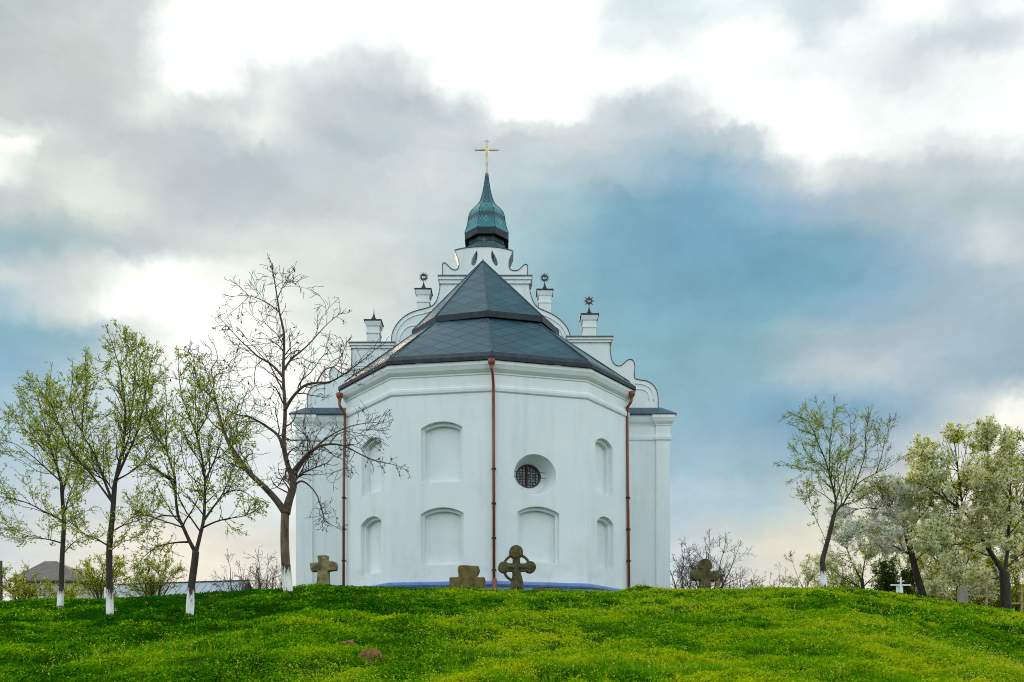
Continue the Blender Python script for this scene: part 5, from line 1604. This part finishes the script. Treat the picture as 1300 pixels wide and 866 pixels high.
L_n(no.outputs['Fac'], ra.inputs[0]); L_n(ra.outputs[0], bs.inputs['Base Color']); bs.inputs['Roughness'].default_value = 0.85
bp = nn(nt, 'ShaderNodeBump'); bp.inputs['Strength'].default_value = 0.9; bp.inputs['Distance'].default_value = 0.06; L_n(wv1.outputs['Fac'], bp.inputs['Height']); L_n(bp.outputs[0], bs.inputs['Normal'])
Y = 66.0
hx0, hx1 = PX(22, Y), PX(103, Y); hz = gz((hx0+hx1)/2, Y)-0.3; ze = PZ(737, Y); zr = PZ(712.5, Y)
hy0, hy1 = Y, Y+6
house = empty('house', ((hx0+hx1)/2, Y+3, hz), 'old cottage with grey-brown hipped roof behind the leftmost trees', 'house')
mb = MB()
A2, B2 = Vector((hx0, hy0)), Vector((hx1, hy0))
Wd = hx1-hx0
wins = []
for a, b_ in ((23.5, 31), (50, 60)):
    wins.append([(PX(a,Y)-hx0, PZ(757,Y)), (PX(b_,Y)-hx0, PZ(757,Y)), (PX(b_,Y)-hx0, PZ(747,Y)), (PX(a,Y)-hx0, PZ(747,Y))])
fill_facet(mb, A2, B2, [(0, hz), (Wd, hz), (Wd, ze), (0, ze)], wins)
for a, b_ in (((hx0,hy1),(hx0,hy0)), ((hx1,hy0),(hx1,hy1)), ((hx1,hy1),(hx0,hy1))): mb.add([(a[0],a[1],hz),(b_[0],b_[1],hz),(b_[0],b_[1],ze),(a[0],a[1],ze)], [(0,1,2,3)])
mb.build('wall', M_HWALL, house)
M_HBLUE = surf('blue_window_paint', (0.05,0.10,0.14), (0.09,0.16,0.20), 0.5, 6, bump=0)
for w in wins:
    m1 = MB(); strip(m1, A2, B2, w, 0.0, w, 0.14); wo_ = m1.build('window', M_HBLUE, house)
    m1 = MB(); fill_facet(m1, A2, B2, w, [], 0.12); m1.build('pane', M_GLASS, wo_)
    u0, u1 = w[0][0], w[1][0]; um = (u0+u1)/2
    m1 = MB(); m1.box(hx0+um-0.03, hx0+um+0.03, hy0+0.05, hy0+0.11, w[0][1], w[2][1]); m1.build('mullion', M_HBLUE, wo_)
rx0, rx1 = PX(57, Y+3), PX(72, Y+3)
ov = 0.45
E_ = [(hx0-ov,hy0-ov,ze),(hx1+ov,hy0-ov,ze),(hx1+ov,hy1+ov,ze),(hx0-ov,hy1+ov,ze)]
zrr = PZ(712.5, Y+3)
Ra, Rb = (rx0, Y+3, zrr), (rx1, Y+3, zrr)
mb = MB(); mb.add(E_+[Ra, Rb], [(0,1,5,4),(1,2,5),(2,3,4,5),(3,0,4)])
E2 = [(x, y, zz-0.12) for x, y, zz in E_]
mb.add(E_+E2, [(0,4,5,1),(1,5,6,2),(2,6,7,3),(3,7,4,0),(4,7,6,5)])
mb.build('roof', M_HROOF, house)
# shed with metal roof
M_ZINC, nt, bs = new_mat('grey_sheet_metal')
L_n = nt.links.new
geo = nn(nt, 'ShaderNodeNewGeometry')
no = nn(nt, 'ShaderNodeTexNoise'); no.inputs['Scale'].default_value = 0.9; no.inputs['Detail'].default_value = 5; L_n(geo.outputs['Position'], no.inputs['Vector'])
ra = nn(nt, 'ShaderNodeValToRGB'); ra.color_ramp.elements[0].color = (0.22,0.24,0.27,1); ra.color_ramp.elements[1].color = (0.38,0.41,0.45,1)
L_n(no.outputs['Fac'], ra.inputs[0]); L_n(ra.outputs[0], bs.inputs['Base Color']); bs.inputs['Roughness'].default_value = 0.5; bs.inputs['Metallic'].default_value = 0.2
Y = 56.0
sx0, sx1 = PX(152, Y+2), PX(315, Y+2)
zrl, zrr_ = PZ(742.5, Y+2), PZ(737.5, Y+2)
zel, zer = zrl-1.25, zrr_-1.25
sg = gz((sx0+sx1)/2, Y)-0.5
shed = empty('shed', ((sx0+sx1)/2, Y+2, sg), 'long low shed with pale sheet-metal roof behind the mound at left', 'shed')
mb = MB()
mb.add([(sx0,Y-0.2,zel),(sx1,Y-0.2,zer),(sx1,Y+2,zrr_),(sx0,Y+2,zrl)], [(0,1,2,3)])
mb.add([(sx0,Y+2,zrl),(sx1,Y+2,zrr_),(sx1,Y+4.2,zer),(sx0,Y+4.2,zel)], [(0,1,2,3)])
nse = 16
for i in range(nse+1):
    t = i/nse; x = sx0+(sx1-sx0)*t; a = zel+(zer-zel)*t; b_ = zrl+(zrr_-zrl)*t
    mb.tube([(x,Y-0.2,a+0.01),(x,Y+2,b_+0.01)], 0.028, 4)
rf = mb.build('roof', M_ZINC, shed)
mb = MB(); mb.tube([(sx0,Y+2,zrl+0.02),(sx1+0.1,Y+2,zrr_+0.02)], 0.06, 6); mb.build('ridge_cap', M_TIN, rf)
M_SHED = surf('dark_green_boards', (0.025,0.04,0.03), (0.05,0.075,0.05), 0.8, 5)
mb = MB()
mb.add([(sx0,Y,sg),(sx1-0.1,Y,sg),(sx1-0.1,Y,zer),(sx0,Y,zel)], [(0,1,2,3)])
mb.add([(sx1-0.1,Y,sg),(sx1-0.1,Y+4,sg),(sx1-0.1,Y+4,zer-0.05),(sx1-0.1,Y+2,zrr_-0.05),(sx1-0.1,Y,zer-0.05)], [(0,1,2,3,4)])
mb.add([(sx0,Y+4,sg),(sx0,Y,sg),(sx0,Y,zel-0.05),(sx0,Y+2,zrl-0.05),(sx0,Y+4,zel-0.05)], [(0,1,2,3,4)])
mb.build('wall', M_SHED, shed)
mb = MB(); mb.tube([(sx1+0.02,Y-0.2,zer-0.03),(sx1+0.02,Y+2,zrr_-0.03),(sx1+0.02,Y+4.2,zer-0.03)], 0.06, 4); mb.build('verge_board', M_SHED, shed)
# posts
Y = 44.0; x0 = PX(1.0, Y); z0 = gz(x0, Y)
mb = MB(); mb.tube([(x0,Y,z0-0.2),(x0,Y,PZ(712,Y))], [0.09,0.07], 8)
pole = mb.build('wooden_post', M_STONE_D); tag(pole, 'reddish-brown post at the left picture edge', 'post')
Y = 34.5; x0 = PX(134.5, Y); z0 = gz(x0, Y)
mb = MB(); mb.box(x0-0.05, x0+0.05, Y-0.05, Y+0.05, z0-0.2, PZ(746,Y))
tag(mb.build('white_post', M_WHITE), 'short white post just left of the tallest young tree', 'post')

# ------------------------------------------------------------------ grass
def tinted(me, tint, per):
    at = me.attributes.new('tint', 'FLOAT', 'POINT')
    at.data.foreach_set('value', np.repeat(tint, per).astype(np.float32))
def slope_tint(X, Y):
    big = 0.55*vnoise(X+40, Y+90, 0.16, 31)+0.45*vnoise(X+10, Y+30, 0.5, 32)
    mid_ = vnoise(X+70, Y+15, 1.5, 33)
    return big, mid_
def blade_mesh(name, X, Y, h, w, lx_, ly_, ang, tint, mat, label):
    n = len(X)
    Z = ground_z(X, Y)
    base = np.stack([X, Y, Z-0.02], 1)
    side = np.stack([np.cos(ang)*w, np.sin(ang)*w, np.zeros(n)], 1)
    m1 = base+np.stack([lx_*0.35, ly_*0.35, h*0.62], 1); tip = base+np.stack([lx_, ly_, h], 1)
    v = np.stack([base-side, base+side, m1+side*0.85, m1-side*0.85, tip], 1).reshape(-1,3)
    k = np.arange(n)*5
    me = np_mesh(name, v, np.stack([k,k+1,k+2,k+3],1), np.stack([k+3,k+2,k+4],1))
    tinted(me, np.clip(tint, 0, 1), 5)
    me.materials.append(mat)
    return me
def hue(X, Y):
    px = CX+F*X/Y
    return 0.25*np.exp(-((X-5.8)/5.0)**2)+0.06-0.26*sstep(-2.5, -8, X)
def cull(X, Y): return ~((Y > 36.3) & (np.abs(X+1.3) < 7))
def grass_layer(seed=2, n_lawn=330000, n_tuft=19000, n_herb=660000):
    r = np.random.default_rng(seed)
    # short lawn
    Y = 1/(1/9.3+(1/37.5-1/9.3)*r.random(n_lawn)); X = (r.random(n_lawn)*2-1)*(0.60*Y+4.5)
    ok = cull(X, Y); X, Y = X[ok], Y[ok]; n = len(X)
    gap = 0.45*vnoise(X+80, Y+20, 2.8, 52)+0.55*vnoise(X+5, Y+9, 6.5, 53)
    kp = r.random(n) < np.clip((gap-0.25)*4, 0.15, 1); X, Y = X[kp], Y[kp]; n = len(X)
    big, mid_ = slope_tint(X, Y)
    h = 0.03+0.06*r.random(n)
    w = 0.005*np.clip(Y/13, 0.9, 2.2)*r.uniform(0.7, 1.5, n)
    ln = r.uniform(0.2, 1.0, n)*h; b = r.random(n)*2*math.pi
    tint = 0.02+0.26*r.random(n)+0.5*(big-0.5)+0.25*(mid_-0.5)+hue(X, Y)
    A = [X, Y, h, w, np.cos(b)*ln, np.sin(b)*ln, r.random(n)*2*math.pi, tint]
    # tufts
    Yt = 1/(1/9.4+(1/34.5-1/9.4)*r.random(n_tuft)); Xt = (r.random(n_tuft)*2-1)*(0.60*Yt+4.5)
    dn = 0.5*vnoise(Xt+100, Yt+100, 0.7, 5)+0.5*vnoise(Xt+50, Yt+50, 1.9, 6)
    kp = r.random(n_tuft) < np.clip((dn-0.22)*2.4, 0.08, 1); Xt, Yt, dn = Xt[kp], Yt[kp], dn[kp]; nt_ = len(Xt)
    ok = cull(Xt, Yt); Xt, Yt, dn = Xt[ok], Yt[ok], dn[ok]; nt_ = len(Xt)
    rad = r.uniform(0.05, 0.17, nt_); th = r.uniform(0.06, 0.16, nt_)*(0.6+0.7*dn)*(1-0.55*sstep(26, 32.5, Yt))
    big, mid_ = slope_tint(Xt, Yt)
    tt = 0.16+0.9*(big-0.5)+0.62*(mid_-0.5)+r.normal(0, 0.15, nt_)+hue(Xt, Yt)
    k = 34
    i = np.repeat(np.arange(nt_), k); n = len(i)
    rr_ = rad[i]*np.sqrt(r.random(n)); a = r.random(n)*2*math.pi
    X = Xt[i]+rr_*np.cos(a); Y = Yt[i]+rr_*np.sin(a)
    q = rr_/rad[i]
    h = th[i]*(1.05-0.55*q)*r.uniform(0.55, 1.15, n)
    ln = h*(0.1+0.9*q)*r.uniform(0.5, 1.3, n); a2 = a+r.normal(0, 0.6, n)
    w = 0.0048*np.clip(Y/13, 0.9, 2.2)*r.uniform(0.7, 1.7, n)
    tint = tt[i]+0.22*r.random(n)
    B = [X, Y, h, w, np.cos(a2)*ln, np.sin(a2)*ln, a2+math.pi/2+r.normal(0, 0.5, n), tint]
    me = blade_mesh('grass', *[np.concatenate(p) for p in zip(A, B)], M_GRASS, '')
    # small broad leaves of the herbs growing through the turf
    Y = 1/(1/9.3+(1/36.5-1/9.3)*r.random(n_herb)); X = (r.random(n_herb)*2-1)*(0.60*Y+4.5)
    cl = 0.35*vnoise(X+30, Y+60, 1.0, 51)+0.40*vnoise(X+80, Y+20, 2.8, 52)+0.25*vnoise(X+5, Y+9, 6.5, 53)
    kp = (r.random(n_herb) < np.clip((cl-0.37)*4.5, 0.0, 1)) & cull(X, Y); X, Y, cl = X[kp], Y[kp], cl[kp]; n = len(X)
    big, mid_ = slope_tint(X, Y)
    hh = (0.015+0.33*np.clip(cl-0.32, 0, 1)*r.random(n)**0.6)*(1-0.5*sstep(26, 32.5, Y))
    p = np.stack([X, Y, ground_z(X, Y)+hh], 1)
    t = r.normal(0, 1, (n,3)); t[:,2] = np.abs(t[:,2])*0.55; t /= np.linalg.norm(t, axis=1)[:,None]
    b = np.cross(t, r.normal(0, 1, (n,3))*np.array([0.5,0.5,1.0])); b /= np.linalg.norm(b, axis=1)[:,None]+1e-9
    L = (r.uniform(0.012, 0.030, n)*np.clip(Y/14, 0.9, 1.9))[:,None]
    v = np.stack([p-t*L, p+b*L*0.55, p+t*L, p-b*L*0.55], 1).reshape(-1,3)
    hm = np_mesh('herb', v, np.arange(n*4).reshape(-1,4))
    tinted(hm, np.clip(0.14+0.9*(big-0.5)+0.62*(mid_-0.5)+hue(X, Y)-0.06+0.42*r.random(n)+0.5*r.random(n)**6, 0, 1), 4)
    hm.materials.append(M_GRASS)
    ho = link('meadow_herbs', hm); tag(ho, kind='stuff'); ho['label'] = 'low leafy herbs growing through the turf of the mound'; ho['category'] = 'herbs'
    o = link('grass', me); tag(o, kind='stuff'); o['label'] = 'uneven tufted spring grass covering the mound'; o['category'] = 'grass'
grass_layer()
def weeds(name, n, seed):
    r = np.random.default_rng(seed)
    Y = 1/(1/9.6+(1/33.2-1/9.6)*r.random(n)); X = (r.random(n)*2-1)*(0.6*Y+4)
    big, mid_ = slope_tint(X, Y)
    m = 0.55*vnoise(X+20, Y+70, 0.4, 8)+0.45*vnoise(X+20, Y+70, 1.6, 9)+0.5*(big-0.5)
    m = m+0.14*np.exp(-((X-6-0.1*Y)/8)**2)-0.26*sstep(-1, -7, X)
    keep = r.random(n) < np.clip((m-0.40)*2.0, 0.02, 1); X, Y = X[keep], Y[keep]; n = len(X)
    Z = ground_z(X, Y); h = r.uniform(0.07, 0.22, n)*(1-0.5*sstep(26, 33, Y))
    c = np.stack([X, Y, Z+h], 1)
    k = 7
    p = np.repeat(c, k, 0)+r.normal(0, 1, (n*k,3))*np.array([0.02,0.02,0.035])
    t = r.normal(0, 1, (n*k,3)); t /= np.linalg.norm(t, axis=1)[:,None]
    b = np.cross(t, r.normal(0,1,(n*k,3))); b /= np.linalg.norm(b, axis=1)[:,None]
    L = (r.uniform(0.006, 0.015, n*k)*np.repeat(np.clip(Y/14, 0.9, 1.7), k))[:,None]
    v = np.stack([p-t*L, p+b*L*0.6, p+t*L, p-b*L*0.6], 1).reshape(-1,3)
    q = np.arange(n*k*4).reshape(-1,4)
    base = np.stack([X, Y, Z], 1); w = np.stack([np.full(n,0.0012), np.zeros(n), np.zeros(n)], 1)
    v2 = np.stack([base-w, base+w, c], 1).reshape(-1,3); t2 = len(v)+np.arange(n*3).reshape(-1,3)
    me = np_mesh(name, np.concatenate([v, v2]), q, t2)
    me.materials.append(M_WEED)
    o = link(name, me); tag(o, kind='stuff'); o['label'] = 'pale yellow-green flowering weeds scattered through the grass'; o['category'] = 'weeds'
weeds('wild_flowers', 12000, 4)
